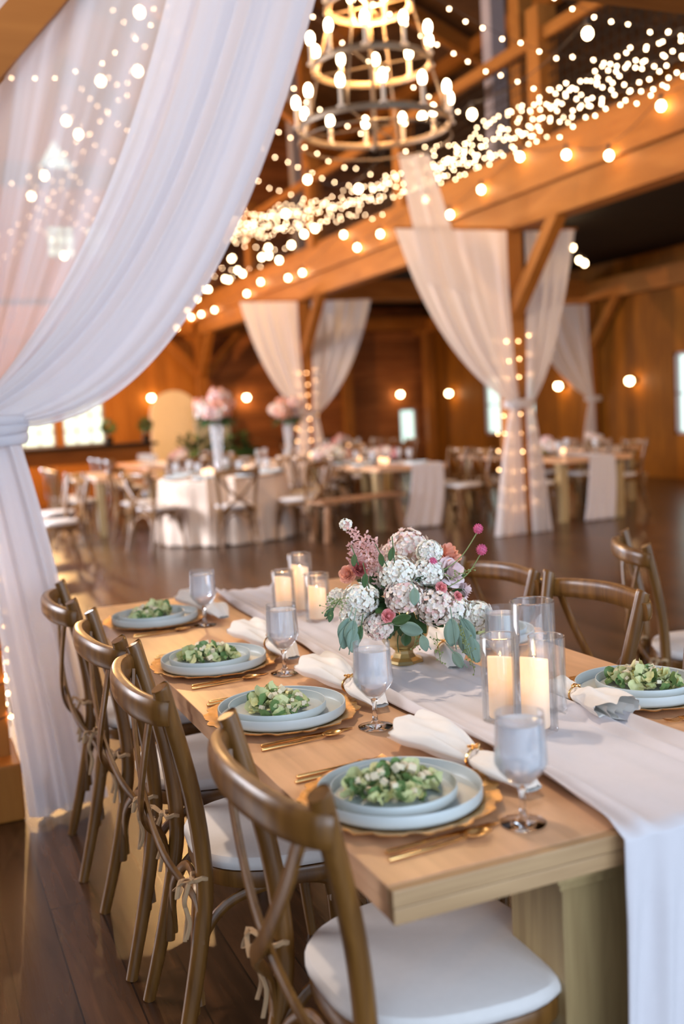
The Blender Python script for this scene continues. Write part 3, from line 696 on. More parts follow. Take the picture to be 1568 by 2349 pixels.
# ================================================================== PLACE SETTINGS
def make_charger():
    bm = B(); wob = lambda a, r: 1+(.018*math.sin(a*17)+.012*math.sin(a*29+1)+.006*math.sin(a*53))*(max(0, r-.12)/.045)
    lathe(bm, [(0, .002), (.115, .002), (.13, .004), (.152, .010), (.173, .016), (.1745, .019), (.172, .019), (.150, .0125), (.132, .0072), (.124, .0055), (0, .0055)], 144, wob=wob)
    return tag(obj('charger_plate', bm, 'charger'), '', 'charger plate')
def make_plate(name, R, h):
    bm = B(); lathe(bm, [(0, .001), (R*.80, .001), (R*.84, 0), (R*.86, .003), (R*.95, .005), (R*.995, .010), (R, .014), (R, h-.002), (R*.992, h), (R*.978, h-.001), (R*.972, .014), (R*.955, .0095), (R*.9, .008), (0, .008)], 72)
    return tag(obj(name, bm, 'plate', angle=math.radians(50)), '', 'plate')
def make_salad(seed):
    R = random.Random(seed); bm = B()
    def leaf(c, s, mi, curl):
        nrm = V((R.uniform(-1, 1), R.uniform(-1, 1), R.uniform(.2, 1))).normalized(); a = nrm.orthogonal().normalized(); b = nrm.cross(a); ph = R.random()*6
        n0 = len(bm.faces)
        vs = [[None]*5 for _ in range(5)]
        for i in range(5):
            for j in range(5):
                x, y = (i/4-.5)*2, (j/4-.5)*2; rr = math.hypot(x, y)
                k = 1/(max(abs(x), abs(y))/rr) if rr > 0 else 1
                x, y = x/k, y/k
                p = V(c)+a*(x*s)+b*(y*s*.75)+nrm*(curl*s*(x*x+.4*y*y)+.22*s*math.sin(5*x+ph)*math.sin(4*y+ph))
                p.z = max(.001, p.z); vs[i][j] = bm.verts.new(p)
        for i in range(4):
            for j in range(4): f_ = bm.faces.new((vs[i][j], vs[i+1][j], vs[i+1][j+1], vs[i][j+1])); f_.material_index = mi
    for k in range(95):
        rr = .074*math.sqrt(R.random()); a = R.random()*2*PI; h = .034*(1-(rr/.084)**2)*(1+.3*math.sin(a))
        c = (rr*math.cos(a)*1.1, rr*math.sin(a)*.85, .006+h*R.uniform(.3, 1.05))
        leaf(c, R.uniform(.009, .023), 0 if R.random() < .66 else 1, R.uniform(-.6, 1.1))
    for k in range(22):
        rr = .074*math.sqrt(R.random()); a = R.random()*2*PI; h = .036*(1-(rr/.08)**2); s = R.uniform(.005, .0085)
        n0 = set(bm.faces); q = bmesh.ops.create_cube(bm, size=1)['verts']; mt = Matrix.Rotation(R.random()*3, 3, V((R.random(), R.random(), R.random())).normalized())
        for v in q: v.co = mt @ V((v.co.x*s*1.7, v.co.y*s*1.5, v.co.z*s*1.3)) + V((rr*math.cos(a)*1.1, rr*math.sin(a)*.85, .010+h*1.0))
        for f_ in set(bm.faces)-n0: f_.material_index = 2
    o_ = finish('salad', bm, [M['lettuce'], M['green'], M['crouton']], smooth=True, angle=SH)
    return tag(o_, '', 'salad', kind='stuff')
def make_goblet():
    t = thing('water_goblet', '', 'glass')
    outer = [(0, .002), (.036, .001), (.0375, .003), (.032, .005), (.012, .010), (.006, .018), (.0048, .03), (.0048, .052), (.008, .062)]
    bm = B(); lathe(bm, [(0, 0)]+outer[1:]+[(.0, .066)], 36); obj('foot_and_stem', bm, 'stemglass', t)
    bowl = [(.006, .060), (.018, .070), (.036, .090), (.0435, .102), (.0438, .108), (.0430, .125), (.0416, .150), (.0402, .180), (.0400, .188)]
    bm = B(); lathe(bm, bowl+[(.0387, .188), (.0389, .180), (.0403, .150), (.0417, .125), (.0424, .108), (.0421, .1035), (.035, .0918), (.017, .072), (0, .066)], 48); obj('bowl', bm, 'glass', t)
    bm = B(); lathe(bm, [(0, .0665), (.0168, .0725), (.0347, .0922), (.0418, .1038), (.0421, .108), (.0414, .125), (.0400, .150), (.0388, .1725), (.037, .1715), (0, .1715)], 48); obj('water', bm, 'water', t)
    return t
def make_knife():
    bm = B(); pts = [(0, -.105, .004), (0, -.10, .004), (0, -.02, .004), (0, .0, .004), (0, .03, .004), (0, .09, .0035), (0, .108, .003)]
    tube(bm, pts, [.0035, .0048, .0042, .0032, .0082, .0085, .002], 10, [.003, .004, .0038, .003, .0013, .001, .0008], ref=(0, 0, 1)); return tag(obj('knife', bm, 'gold'), '', 'cutlery')
def make_spoon():
    t = thing('spoon', '', 'cutlery')
    bm = B(); tube(bm, [(0, -.1, .004), (0, -.095, .004), (0, -.02, .004), (0, .04, .006)], [.003, .0045, .0038, .0028], 10, [.003, .004, .0036, .0022], ref=(0, 0, 1)); obj('handle', bm, 'gold', t)
    bm = B(); gridsurf(bm, lambda u, v: V(((v-.5)*2*.0165*math.sin(PI*min(.97, max(.03, u)))**.6, .038+u*.05, .0035+.008*((v-.5)*2)**2*math.sin(PI*u)+.006*(u-.5)**2*4)), 10, 8); obj('bowl', bm, 'gold', t, solid=.001)
    return t
def make_fork():
    t = thing('fork', '', 'cutlery')
    bm = B(); tube(bm, [(0, -.1, .004), (0, -.095, .004), (0, -.02, .004), (0, .035, .007)], [.003, .0045, .0038, .0026], 10, [.003, .004, .0036, .002], ref=(0, 0, 1)); obj('handle', bm, 'gold', t)
    bm = B(); box(bm, -.0105, .0105, .035, .052, .0055, .0072, .0006)
    for k in range(4): x = -.0085+k*.0057; tube(bm, smooth_path([(x, .05, .0063), (x, .07, .0035), (x*.95, .09, .0078)], 4), .0013, 6, .0009)
    obj('tines', bm, 'gold', t); return t
def make_napkin():
    t = thing('napkin', '', 'napkin')
    # gathered through a ring: fan end (-Y), narrow waist at 0, small tip (+Y)
    bm = B()
    def fn(u, v):
        y = -.20+v*.36; d = abs(y); wd = .016+(.05*min(1, d/.15)**.8 if y < 0 else .026*math.sin(min(1, y/.09)*PI*.5)*(1 if y < .09 else max(.12, 1-(y-.09)/.075)))
        a = 2*PI*u; fold = 1+.22*math.sin(5*a+y*22)+.12*math.sin(9*a-y*31)
        h = (.013+.012*min(1, d/.09))*(1 if y < .02 else max(.12, 1-((y-.02)/.145)**2*.88))
        x = wd*math.cos(a)*(1+.05*math.sin(3*a)); z = max(.001, h*1.15+h*math.sin(a)*fold)
        yy = y + (.02*math.sin(2*a+1)+.012*math.sin(5*a) if v < .01 else 0)
        return V((x, yy, z))
    gridsurf(bm, fn, 72, 34, closed=True)
    # inner folds at the open fan end
    for k in range(4):
        x0 = -.036+k*.024
        gridsurf(bm, lambda u, v: V((x0*(1-.75*v)+.006*math.sin(u*6+k), -.205+.14*v, .004+u*(.034-.006*(k % 2))*(1-.35*v))), 8, 8)
    obj('cloth', bm, 'napkin', t, angle=None)
    bm = B(); tube(bm, [(.021*math.cos(a), .002*math.sin(a*2), .0195+.019*math.sin(a)) for a in [2*PI*i/28 for i in range(29)]], .0022, 6, .004, ref=(0, 1, 0), cap=False)
    for k in range(9): a = k*.7; ball(bm, (.011*math.cos(a)*(k % 3)/2, .009*math.sin(a)*(k % 3)/2, .041), .005, 1, (1, 1, .6))
    obj('napkin_ring', bm, 'gold', t); return t
charger = Kind(make_charger()); plate = Kind(make_plate('dinner_plate', .145, .030)); bowl = Kind(make_plate('salad_plate', .1105, .027))
goblet = Kind(make_goblet()); knife = Kind(make_knife()); spoon = Kind(make_spoon()); fork = Kind(make_fork()); napkin = Kind(make_napkin())
saladA = Kind(make_salad(3)); saladB = Kind(make_salad(8))
who_l = ['nearest the camera', 'second along the left side', 'third along the left side', 'farthest along the left side']
left = [(.738, 1.566), (.735, 2.160), (.735, 2.716), (.735, 3.44)]
gob = [(.874, 1.386), (.886, 1.983), (.877, 2.535), (.868, 3.289)]
nap = [((.928, 1.63), .15), ((.935, 2.23), .04), ((.925, 2.78), .06), ((.93, 3.46), .05)]
def setting(x, y, side, who, idx, salad_rz=0, cut=True):
    charger((x, y, TZ), rnd.random()*6, 'gold rippled charger under the plates %s' % who, 'gold chargers on the near table')
    plate((x, y, TZ+.0056), 0, 'large grey-blue rimmed plate on the charger %s' % who, 'large plates on the near table')
    bowl((x-.012*side, y-.004, TZ+.0142), 0, 'small grey-blue plate holding salad, setting %s' % who, 'small plates on the near table')
    (saladA if idx % 2 == 0 else saladB)((x-.012*side, y, TZ+.0226), salad_rz, 'green salad with croutons on the plate %s' % who, 'salads on the near table')
for i, ((x, y), w) in enumerate(zip(left, who_l)):
    setting(x, y, 1, w, i, i*1.3)
    goblet((*gob[i], TZ), 0, 'stemmed goblet of iced water at the setting %s' % w, 'water goblets on the near table')
    (nx, ny), a = nap[i]; napkin((nx, ny, TZ+(.012 if i else .010)), PI+a, 'white linen napkin in a gold ring at the setting %s' % w, 'napkins on the near table')
    a = -PI/2+.06
    for kk, (K, nm, dy) in enumerate(((knife, 'knife', -.178), (spoon, 'spoon', -.203))):
        K((x-.005-.012*kk, y+dy+.01, TZ), a, 'gold %s on the near side of the plate %s' % (nm, w), 'gold %s at the settings' % ('knives' if nm == 'knife' else 'spoons'))
    for kk, dy in ((0, .182), (1, .206)):
        fork((x-.025+.012*kk, y+dy+.01, TZ), a, 'gold %s fork on the far side of the plate %s' % (('inner', 'outer')[kk], w), 'gold forks at the settings')
who_r = ['at the right edge of the photo', 'half hidden by the flowers']
right = [(1.50, 1.865), (1.50, 2.55)]
for i, ((x, y), w) in enumerate(zip(right, who_r)): setting(x, y, -1, w, i+1, 2+i)
goblet((1.31, 2.14, TZ), 0, 'stemmed goblet of iced water seen through the tall candle glass', 'water goblets on the near table')
nr = napkin((1.335, 1.88, TZ+.010), -.03, 'ivory linen napkin fanned out beside the right hand candles', 'napkins on the near table'); nr.scale = (.85, .8, .9)
napkin((1.30, 2.42, TZ+.012), PI-.35, 'yellowish linen napkin lying just behind the brass urn', 'napkins on the near table')
fork((1.50, 1.665, TZ), PI/2-.1, 'gold fork beside the plate at the right edge of the photo', 'gold forks at the settings')
knife((1.49, 2.05, TZ), PI/2, 'gold knife behind the plate at the right edge of the photo', 'gold knives at the settings')

# ------------------------------------------------------------------ candles in glass cylinders
def hurricane(x, y, R, H, cr_, ch, who, s=0.52, z=TZ+.006):
    g = thing('candle_holder', 'clear glass cylinder %s' % who, 'candle holder', (x, y, z), 0, 'glass candle cylinders on the near table')
    bm = B(); lathe(bm, [(0, 0), (R-.002, 0), (R, .003), (R, H-.001), (R-.001, H), (R-.0025, H), (R-.003, H-.002), (R-.003, .008), (0, .007)], 56); obj('glass_cylinder', bm, 'glass', g, angle=math.radians(50))
    bm = B(); tube(bm, [((R-.0012)*math.cos(2*PI*i/56), (R-.0012)*math.sin(2*PI*i/56), H) for i in range(57)], .0016, 6, cap=False); obj('rim', bm, 'stemglass', g)
    if ch:
        w = M.get('wax%d' % int(ch*1000)) or wax_glow('glowing_candle_wax_%d' % int(ch*1000), ch, s); M['wax%d' % int(ch*1000)] = w
        c = thing('candle', 'ivory flameless pillar candle glowing inside the cylinder %s' % who, 'candle', (x, y, z+.0085), 0, 'pillar candles on the near table')
        bm = B(); prof = [(0, 0), (cr_*.97, 0), (cr_, .004), (cr_, ch-.012)]
        lathe(bm, prof, 40)
        # melted rim dips unevenly towards the wick
        n = 40; R1 = []; R2 = []; R3 = []
        ring0 = [v for v in bm.verts if abs(v.co.z-(ch-.012)) < 1e-5]
        ring0.sort(key=lambda v: math.atan2(v.co.y, v.co.x))
        def rg(k, dz): return [bm.verts.new((k*v.co.x, k*v.co.y, ch-.012+dz+.008*math.sin(math.atan2(v.co.y, v.co.x)+x*9)*(1 if k > .5 else .3))) for v in ring0]
        prev = ring0
        for k, dz in ((1.0, .006), (.97, .011), (.90, .009), (.80, -.002), (.55, -.010), (.15, -.012)):
            cur = rg(k, dz)
            for j in range(n): bm.faces.new((prev[j], prev[(j+1) % n], cur[(j+1) % n], cur[j]))
            prev = cur
        bm.faces.new(prev); obj('wax', bm, w, c, angle=None)
        bm = B(); lathe(bm, [(0, ch-.026), (.003, ch-.022), (.0045, ch-.014), (.0025, ch-.004), (0, ch+.002)], 12); obj('flame', bm, 'flame', c)
hurricane(1.132, 1.862, .0425, .185, .028, .132, 'front left of the right hand cluster')
hurricane(1.153, 1.765, .0455, .272, .029, .146, 'tallest of the right hand cluster', .62)
hurricane(1.243, 1.852, .040, .17, .0, 0, 'empty and hindmost of the right hand cluster')
hurricane(1.135, 3.245, .040, .155, .028, .125, 'left of the cluster beyond the flowers')
hurricane(1.215, 3.29, .042, .20, .029, .150, 'tallest of the cluster beyond the flowers')
hurricane(1.20, 3.10, .042, .155, .029, .105, 'right of the cluster beyond the flowers', .6)

# ------------------------------------------------------------------ flowers
URN = (1.19, 2.45)
u = thing('urn', 'antique brass footed urn holding the flower arrangement', 'vase', (*URN, TZ+.004))
bm = B(); lathe(bm, [(0, 0), (.052, 0), (.054, .004), (.050, .010), (.034, .016), (.026, .026), (.026, .034), (.034, .040), (0, .040)], 8); obj('foot', bm, 'urn', u, smooth=False)
bm = B(); lathe(bm, [(0, .038), (.030, .040), (.052, .052), (.066, .075), (.071, .10), (.068, .112), (.074, .118), (.071, .122), (.064, .116), (.060, .08), (.04, .06), (0, .055)], 96, wob=lambda a, r: 1+.02*abs(math.sin(a*6))); obj('bowl', bm, 'urn', u)
FA = thing('flower_arrangement', 'low arrangement of white hydrangea, blush roses and eucalyptus in the brass urn', 'flowers', (*URN, TZ+.1))
def at(px, py, dep):
    """point on the ray of a pixel at a forward distance: only used to work out coordinates of the blooms"""
    return V((0, 0, 1.4464)) + (f + cr*((px-784)/2353.8) - cu*((py-1174.5)/2353.8))*dep
def petal(bm, c, d, up, w, l, cup, mi=0):
    d = d.normalized(); s = d.cross(up).normalized(); n = s.cross(d)
    P = [(0, 0, 0), (-.5, .45, .12), (.5, .45, .12), (-.38, .85, .05), (.38, .85, .05), (0, 1.0, .0), (0, .5, .0)]
    vs = [bm.verts.new(c+s*(a*w)+d*(b*l)+n*(h*l*cup)) for a, b, h in P]
    for q in ((0, 6, 1), (0, 2, 6), (1, 6, 5, 3), (6, 2, 4, 5)): bm.faces.new([vs[i] for i in q]).material_index = mi
def hydrangea(name, c, r, m, n=70, ps=.011, seed=0, parent=FA, sq=.85):
    R = random.Random(seed); bm = B(); o_ = V(parent.matrix_world.translation) if False else V(parent.location)
    for k in range(n):
        z = 1-2*(k+.5)/n; th = k*2.39996+R.uniform(-.2, .2); q = math.sqrt(1-z*z)
        nr = V((q*math.cos(th), q*math.sin(th), z)); p = V((nr.x, nr.y, nr.z*sq))*r*R.uniform(.80, 1.10)
        a = nr.orthogonal().normalized(); b = nr.cross(a); t0_ = R.random()*6
        for j in range(4):
            an = t0_+j*PI/2; d = (a*math.cos(an)+b*math.sin(an)+nr*R.uniform(.15, .75)); petal(bm, p, d, nr, ps*R.uniform(.85, 1.15), ps*R.uniform(.9, 1.2), 1.6, 1 if R.random() < .14 else 0)
    ball(bm, (0, 0, 0), r*.66, 2, (1, 1, sq))
    return obj(name, bm, [M[m], M['f_cream' if m != 'f_cream' else 'f_pink']], parent, loc=V(c)-o_, angle=None) if False else finish(name, bm, [M[m], M['f_cream' if m != 'f_cream' else 'f_pink']], parent, loc=V(c)-o_)
def rose(name, c, r, m, face, parent=FA, layers=5, seed=0):
    R = random.Random(seed); bm = B(); face = V(face).normalized(); a = face.orthogonal().normalized(); b = face.cross(a)
    for L_ in range(layers):
        k = (L_+1)/layers; n = 3+L_; rad = r*(.16+.62*k); op = .15+.75*k
        for j in range(n):
            th = 2*PI*(j+.5*(L_ % 2))/n+R.uniform(-.15, .15); wd = 2.4*PI/n*.62
            def fn(u, v):
                an = th+(u-.5)*wd*1.5; edge = 1-.35*abs(u-.5)**2*4
                rr = rad*(.35+.65*v)*(.8+.28*op*v*v)+.06*r*math.sin(u*PI)*v; hh = r*(-.55+ (1.15-.55*k)*v*edge - .22*op*max(0, v-.75)*4*op)
                return a*(rr*math.cos(an))+b*(rr*math.sin(an))+face*hh
            gridsurf(bm, fn, 6, 6)
    ball(bm, face*(-.2*r), r*.3, 1)
    return finish(name, bm, M[m], parent, loc=V(c)-V(parent.location))
def leafmesh(bm, base, d, nrm, l, w, droop=.2):
    d = V(d).normalized(); s = d.cross(V(nrm)).normalized(); n = s.cross(d)
    gridsurf(bm, lambda u, v: V(base)+d*(l*v)+s*((u-.5)*2*w*math.sin(PI*min(1, max(0, v*.93+.04)))**.7)+n*(.18*w*abs(u-.5)*2-droop*l*v*v), 4, 8)
blooms = [  # px, py, depth, radius_px, material, kind
 (914, 1316, 2.50, 42, 'f_white', 'h'), (926, 1368, 2.46, 40, 'f_cream', 'h'), (826, 1374, 2.50, 38, 'f_white', 'h'), (812, 1408, 2.52, 32, 'f_white', 'h'),
 (868, 1438, 2.48, 30, 'f_cream', 'h'), (935, 1254, 2.62, 44, 'f_cream', 'h'), (984, 1266, 2.52, 26, 'f_white', 'h'), (980, 1312, 2.50, 32, 'f_white', 'h'),
 (1000, 1392, 2.48, 46, 'f_cream', 'h'), (1040, 1400, 2.50, 34, 'f_white', 'h'), (1094, 1412, 2.56, 34, 'f_white', 'h'), (866, 1330, 2.58, 30, 'f_cream', 'h'),
 (775, 1372, 2.60, 20, 'f_white', 'h'), (1066, 1440, 2.62, 22, 'f_cream', 'h'), (850, 1392, 2.6, 30, 'f_white', 'h'), (960, 1345, 2.6, 40, 'f_cream', 'h'), (900, 1275, 2.7, 30, 'f_cream', 'h')]
for i, (px, py, dep, rp, m, kd) in enumerate(blooms):
    dep += .04; r = rp*dep/2353.8
    h = hydrangea('hydrangea_bloom', at(px, py, dep), r, m, n=int(70+rp*2.2), seed=i, ps=.0095); h['label'] = 'white hydrangea head' if m == 'f_white' else 'blush hydrangea head'
toc = lambda p: (V((0, 0, 1.4464))-p).normalized()
for i, (px, py, dep, rp, m, lb, fc) in enumerate([(1026, 1266, 2.60, 38, 'f_peach', 'peach rose', (.1, -.3, .9)), (1040, 1310, 2.56, 42, 'f_pale', 'pale pink rose', (.3, -.8, .4)),
        (1068, 1352, 2.58, 26, 'f_pale', 'pale pink rose', (.8, -.4, .2)), (1013, 1347, 2.46, 16, 'f_rose', 'pink rosebud', (0, -1, .5)), (1052, 1366, 2.46, 13, 'f_rose', 'coral rosebud', (.3, -1, .5)),
        (892, 1413, 2.44, 19, 'f_rose', 'bright pink bloom', (-.1, -1, .3)), (795, 1316, 2.56, 24, 'f_peach', 'peach rose', (-.6, -.6, .4)), (1082, 1440, 2.6, 15, 'f_peach', 'peach rose', (.6, -.4, -.2)), (946, 1300, 2.56, 16, 'f_peach', 'peach rose', (0, -1, .3)),
        (826, 1304, 2.5, 20, 'f_dark', 'burgundy dahlia', (-.2, -1, .5)), (870, 1425, 2.5, 16, 'f_pale', 'pale pink rose', (-.2, -1, 0))]):
    p = at(px, py, dep+.04); o_ = rose('dahlia_bloom' if 'dahlia' in lb else 'rose_bloom', p, rp*dep/2353.8*1.1, m, fc, seed=i); o_['label'] = lb
# scabiosa, astilbe plume, gomphrena
p = at(793, 1203, 2.6); h = hydrangea('scabiosa_bloom', p, .013, 'f_white', n=26, ps=.007, seed=50); h['label'] = 'small white scabiosa'
bm = B(); R = random.Random(4); o_ = FA.location
for (x0, y0, x1, y1) in ((860, 1330, 792, 1200), (856, 1300, 812, 1216), (862, 1315, 836, 1225), (866, 1320, 858, 1238), (836, 1290, 802, 1248), (842, 1310, 806, 1268), (850, 1330, 800, 1285), (862, 1330, 872, 1270)):
    for k in range(80):
        t_ = k/79; q = at(x0+(x1-x0)*t_, y0+(y1-y0)*t_, 2.58+.03*math.sin(x0)); sp = .013*(1-t_*.75)
        c = q-o_+V((R.gauss(0, sp*.6), R.gauss(0, sp*.6), R.gauss(0, sp*.5)))
        d = V((R.uniform(-1, 1), R.uniform(-1, 1), R.uniform(-.3, 1))).normalized(); petal(bm, c, d, d.orthogonal(), .0065, .011, 1)
finish('astilbe_plume', bm, M['f_pink'], FA)['label'] = 'feathery blush astilbe plume'
for (x, y, r, base) in ((1096, 1213, 9.5, (1000, 1318)), (1104, 1261, 11, (1020, 1350)), (992, 1289, 8, (975, 1330))):
    p = at(x, y, 2.52); o_ = FA.location; b0 = at(base[0], base[1], 2.54)
    bm = B(); rr = r*2.52/2353.8; ball(bm, (0, 0, 0), rr, 2, (1, 1, 1.05)); R = random.Random(int(x))
    for k in range(60):
        z = 1-2*(k+.5)/60; th = k*2.4; q = math.sqrt(1-z*z); nr = V((q*math.cos(th), q*math.sin(th), z)); petal(bm, nr*rr*.9, nr+V((0, 0, .4)), nr.orthogonal(), .003, .0045, 1)
    g = finish('gomphrena_bloom', bm, M['f_mag'], FA, loc=p-o_); g['label'] = 'magenta globe amaranth on a long stem'
    mid = p.lerp(b0, .5)+V((.008, 0, -.016)); bm = B(); tube(bm, smooth_path([V((0, 0, -rr*.5)), mid-p, b0-p], 6), .0014, 6); obj('stem', bm, 'stem', g)
# foliage: a dark inner mass of leaves and hanging eucalyptus
bm = B(); R = random.Random(12); cc = at(935, 1375, 2.62)-FA.location
for k in range(240):
    d = V((R.gauss(0, 1), R.gauss(0, 1), R.gauss(0, .7)-.1)).normalized(); s = R.uniform(.45, 1.0); leafmesh(bm, cc+V((d.x*.13*s, d.y*.11*s, d.z*.09*s)), d+V((0, 0, R.uniform(-.3, .3))), V((R.gauss(0, 1), R.gauss(0, 1), 1)), R.uniform(.03, .05), R.uniform(.009, .015))
obj('foliage', bm, 'leaf', FA, angle=None)['label'] = 'dark green leaves between the blooms'
for i, (bx, by, tx, ty, n, m, sz, dep) in enumerate([(800, 1420, 778, 1492, 2, 'euc', 44, 2.46), (812, 1424, 800, 1502, 2, 'euc', 46, 2.45), (828, 1436, 818, 1500, 1, 'leaf', 44, 2.46), (900, 1428, 935, 1420, 1, 'leaf', 46, 2.40), (918, 1436, 966, 1446, 1, 'euc', 48, 2.40),
        (1036, 1420, 1046, 1490, 1, 'euc', 54, 2.44), (1062, 1440, 1090, 1520, 2, 'euc', 56, 2.48), (1040, 1496, 1072, 1532, 1, 'euc', 36, 2.42), (950, 1350, 962, 1384, 1, 'euc', 36, 2.44), (968, 1458, 988, 1490, 1, 'euc', 34, 2.40), (1060, 1420, 1110, 1500, 1, 'euc', 50, 2.5),
        (765, 1395, 748, 1420, 2, 'leaf', 26, 2.5), (872, 1270, 888, 1300, 1, 'leaf', 28, 2.5), (813, 1272, 822, 1296, 1, 'leaf', 28, 2.48), (838, 1316, 846, 1350, 1, 'leaf', 30, 2.48), (901, 1256, 904, 1290, 1, 'leaf', 30, 2.46)]):
    a, b = at(bx, by, dep), at(tx, ty, dep-.02); o_ = FA.location; bm = B(); d = b-a; 
    tube(bm, [a-o_-d.normalized()*.03, a-o_, b-o_], .0012, 5)
    for k in range(n):
        bs = a+d*(k*.25); leafmesh(bm, bs-o_, d+cr*(.012*(1 if k else -1)), -f+cr*(.4*(k-.5)), sz*dep/2353.8*1.15, sz*dep/2353.8*(.34 if m == 'euc' else .26), .1)
    obj('eucalyptus_sprig' if m == 'euc' else 'leaf_sprig', bm, m, FA, angle=None, solid=.0006)
R = random.Random(2)      # seeded eucalyptus / tiny berry sprays
for (x0, y0, x1, y1) in ((790, 1370, 748, 1395), (800, 1385, 752, 1372), (1050, 1430, 1075, 1505), (1000, 1450, 1010, 1520), (960, 1440, 950, 1480), (1060, 1440, 1088, 1540), (1090, 1300, 1030, 1330)):
    bm = B(); a, b = at(x0, y0, 2.44)-FA.location, at(x1, y1, 2.42)-FA.location; tube(bm, [a, b], .0008, 4)
    for k in range(16):
        t_ = .2+.8*k/15; p = a.lerp(b, t_)+V((R.gauss(0, .007), R.gauss(0, .007), R.gauss(0, .007))); ball(bm, p, .0024, 1); tube(bm, [a.lerp(b, t_), p], .0005, 3)
    obj('seed_spray', bm, 'stem', FA, angle=None)

# ================================================================== BACKGROUND TABLES
def cloth_round(R, H, seed, name='tablecloth'):
    bm = B(); rg = random.Random(seed); ph = rg.random()*6
    prof = [(0, H+.004), (R*.5, H+.004), (R*.97, H+.004), (R, H-.004)]
    def fn(u, v):
        a = 2*PI*u
        if v < .3: k = v/.3; return V((R*1.0*k*math.cos(a), R*k*math.sin(a), H+.004))
        s = (v-.3)/.7; rr = R*(1.01+.06*s)+.045*s*math.sin(18*a+ph)+.02*s*math.sin(31*a)
        return V((rr*math.cos(a), rr*math.sin(a), H+.002-s*(H-.015)))
    gridsurf(bm, fn, 144, 16, closed=True); return obj(name, bm, 'cloth', angle=None)
def make_round_table():
    t = thing('round_table', '', 'table'); bm = B(); lathe(bm, [(0, .725), (.74, .725), (.745, .74), (.74, .755), (0, .755)], 48); obj('tabletop', bm, 'chair', t)
    for k in range(4):
        a = k*PI/2+.5; bm = B(); tube(bm, [(.5*math.cos(a), .5*math.sin(a), 0), (.42*math.cos(a), .42*math.sin(a), .725)], .02, 8); obj('leg', bm, 'iron', t)
    return t
def tall_vase(loc, label, h=.62, zt=.76, flowers=True, fl='tall flowers', seed=0):
    v = thing('tall_vase', label, 'vase', (*loc, zt+.006)); bm = B()
    lathe(bm, [(0, 0), (.07, 0), (.06, .02), (.045, .05), (.055, h*.4), (.085, h), (.082, h), (.05, h*.4), (.04, .06), (0, .05)], 28); obj('glass_body', bm, 'vaseglass', v)
    if flowers:
        a = thing('flower_arrangement', fl, 'flowers', (*loc, zt+h)); R = random.Random(seed)
        for k in range(15):
            d = V((R.gauss(0, 1), R.gauss(0, 1), abs(R.gauss(0, 1))*.8)).normalized()
            hydrangea('bloom', V(a.location)+V((d.x*.2, d.y*.2, .08+d.z*.2)), R.uniform(.07, .11), R.choice(['f_cream', 'f_pink', 'f_cream', 'f_peach']), n=34, ps=.04, seed=k, parent=a)
        bm = B()
        for k in range(40): an = R.random()*6.3; leafmesh(bm, V((.1*math.cos(an), .1*math.sin(an), .02)), V((math.cos(an), math.sin(an), R.uniform(-.7, .3))), V((0, 0, 1)), R.uniform(.1, .2), .035)
        obj('foliage', bm, 'leaf', a, angle=None)
M['vaseglass'] = thin_glass('pale_vase_glass', 0.28)
def lowflowers(loc, r, label, seed, mats=('f_cream', 'f_white', 'f_pink'), z=.765, n=9):
    a = thing('flower_arrangement', label, 'flowers', (*loc, z)); R = random.Random(seed)
    for k in range(n):
        an = R.random()*6.3; q = math.sqrt(R.random())*r*.75
        hydrangea('bloom', V(a.location)+V((q*math.cos(an), q*math.sin(an), .07+.14*(1-q/r))), R.uniform(.05, .075)*r/.2, R.choice(mats), n=30, ps=.026, seed=k+seed, parent=a)
    bm = B()
    for k in range(30): an = R.random()*6.3; leafmesh(bm, V((.05*math.cos(an), .05*math.sin(an), .03)), V((math.cos(an), math.sin(an), R.uniform(-.1, .4))), V((0, 0, 1)), r*R.uniform(.6, 1), .02)
    obj('foliage', bm, 'leaf', a, angle=None)
    bm = B(); lathe(bm, [(0, 0), (.05, 0), (.08, .05), (.075, .07), (0, .06)], 16); obj('bowl', bm, 'urn', a)
def make_votive():
    t = thing('votive_candle', '', 'candle'); bm = B(); lathe(bm, [(0, 0), (.038, 0), (.04, .004), (.04, .11), (.037, .11), (.037, .01), (0, .01)], 20); obj('glass_cup', bm, 'glass', t)
    bm = B(); lathe(bm, [(0, .011), (.03, .011), (.03, .08), (.024, .084), (0, .076)], 20); obj('wax', bm, wax_glow('votive_wax', .09, 2.5), t)
    return t
def make_bgglass():
    bm = B(); lathe(bm, [(0, 0), (.034, 0), (.03, .006), (.006, .012), (.005, .06), (.03, .085), (.038, .11), (.034, .18), (.032, .18), (.036, .11), (0, .075)], 20)
    return tag(obj('water_glass', bm, 'bgglass'), '', 'glass')
M['bgglass'] = thin_glass('milky_glass', 0.35)
votive = Kind(make_votive()); bgglass = Kind(make_bgglass())
rt = Kind(make_round_table())
bgplate = plate
def place_bgchairs(cx, cy, R, angs, label, group):
    for a in angs:
        a = math.radians(a); chair((cx+R*math.cos(a), cy+R*math.sin(a), 0), a+PI, label, group)
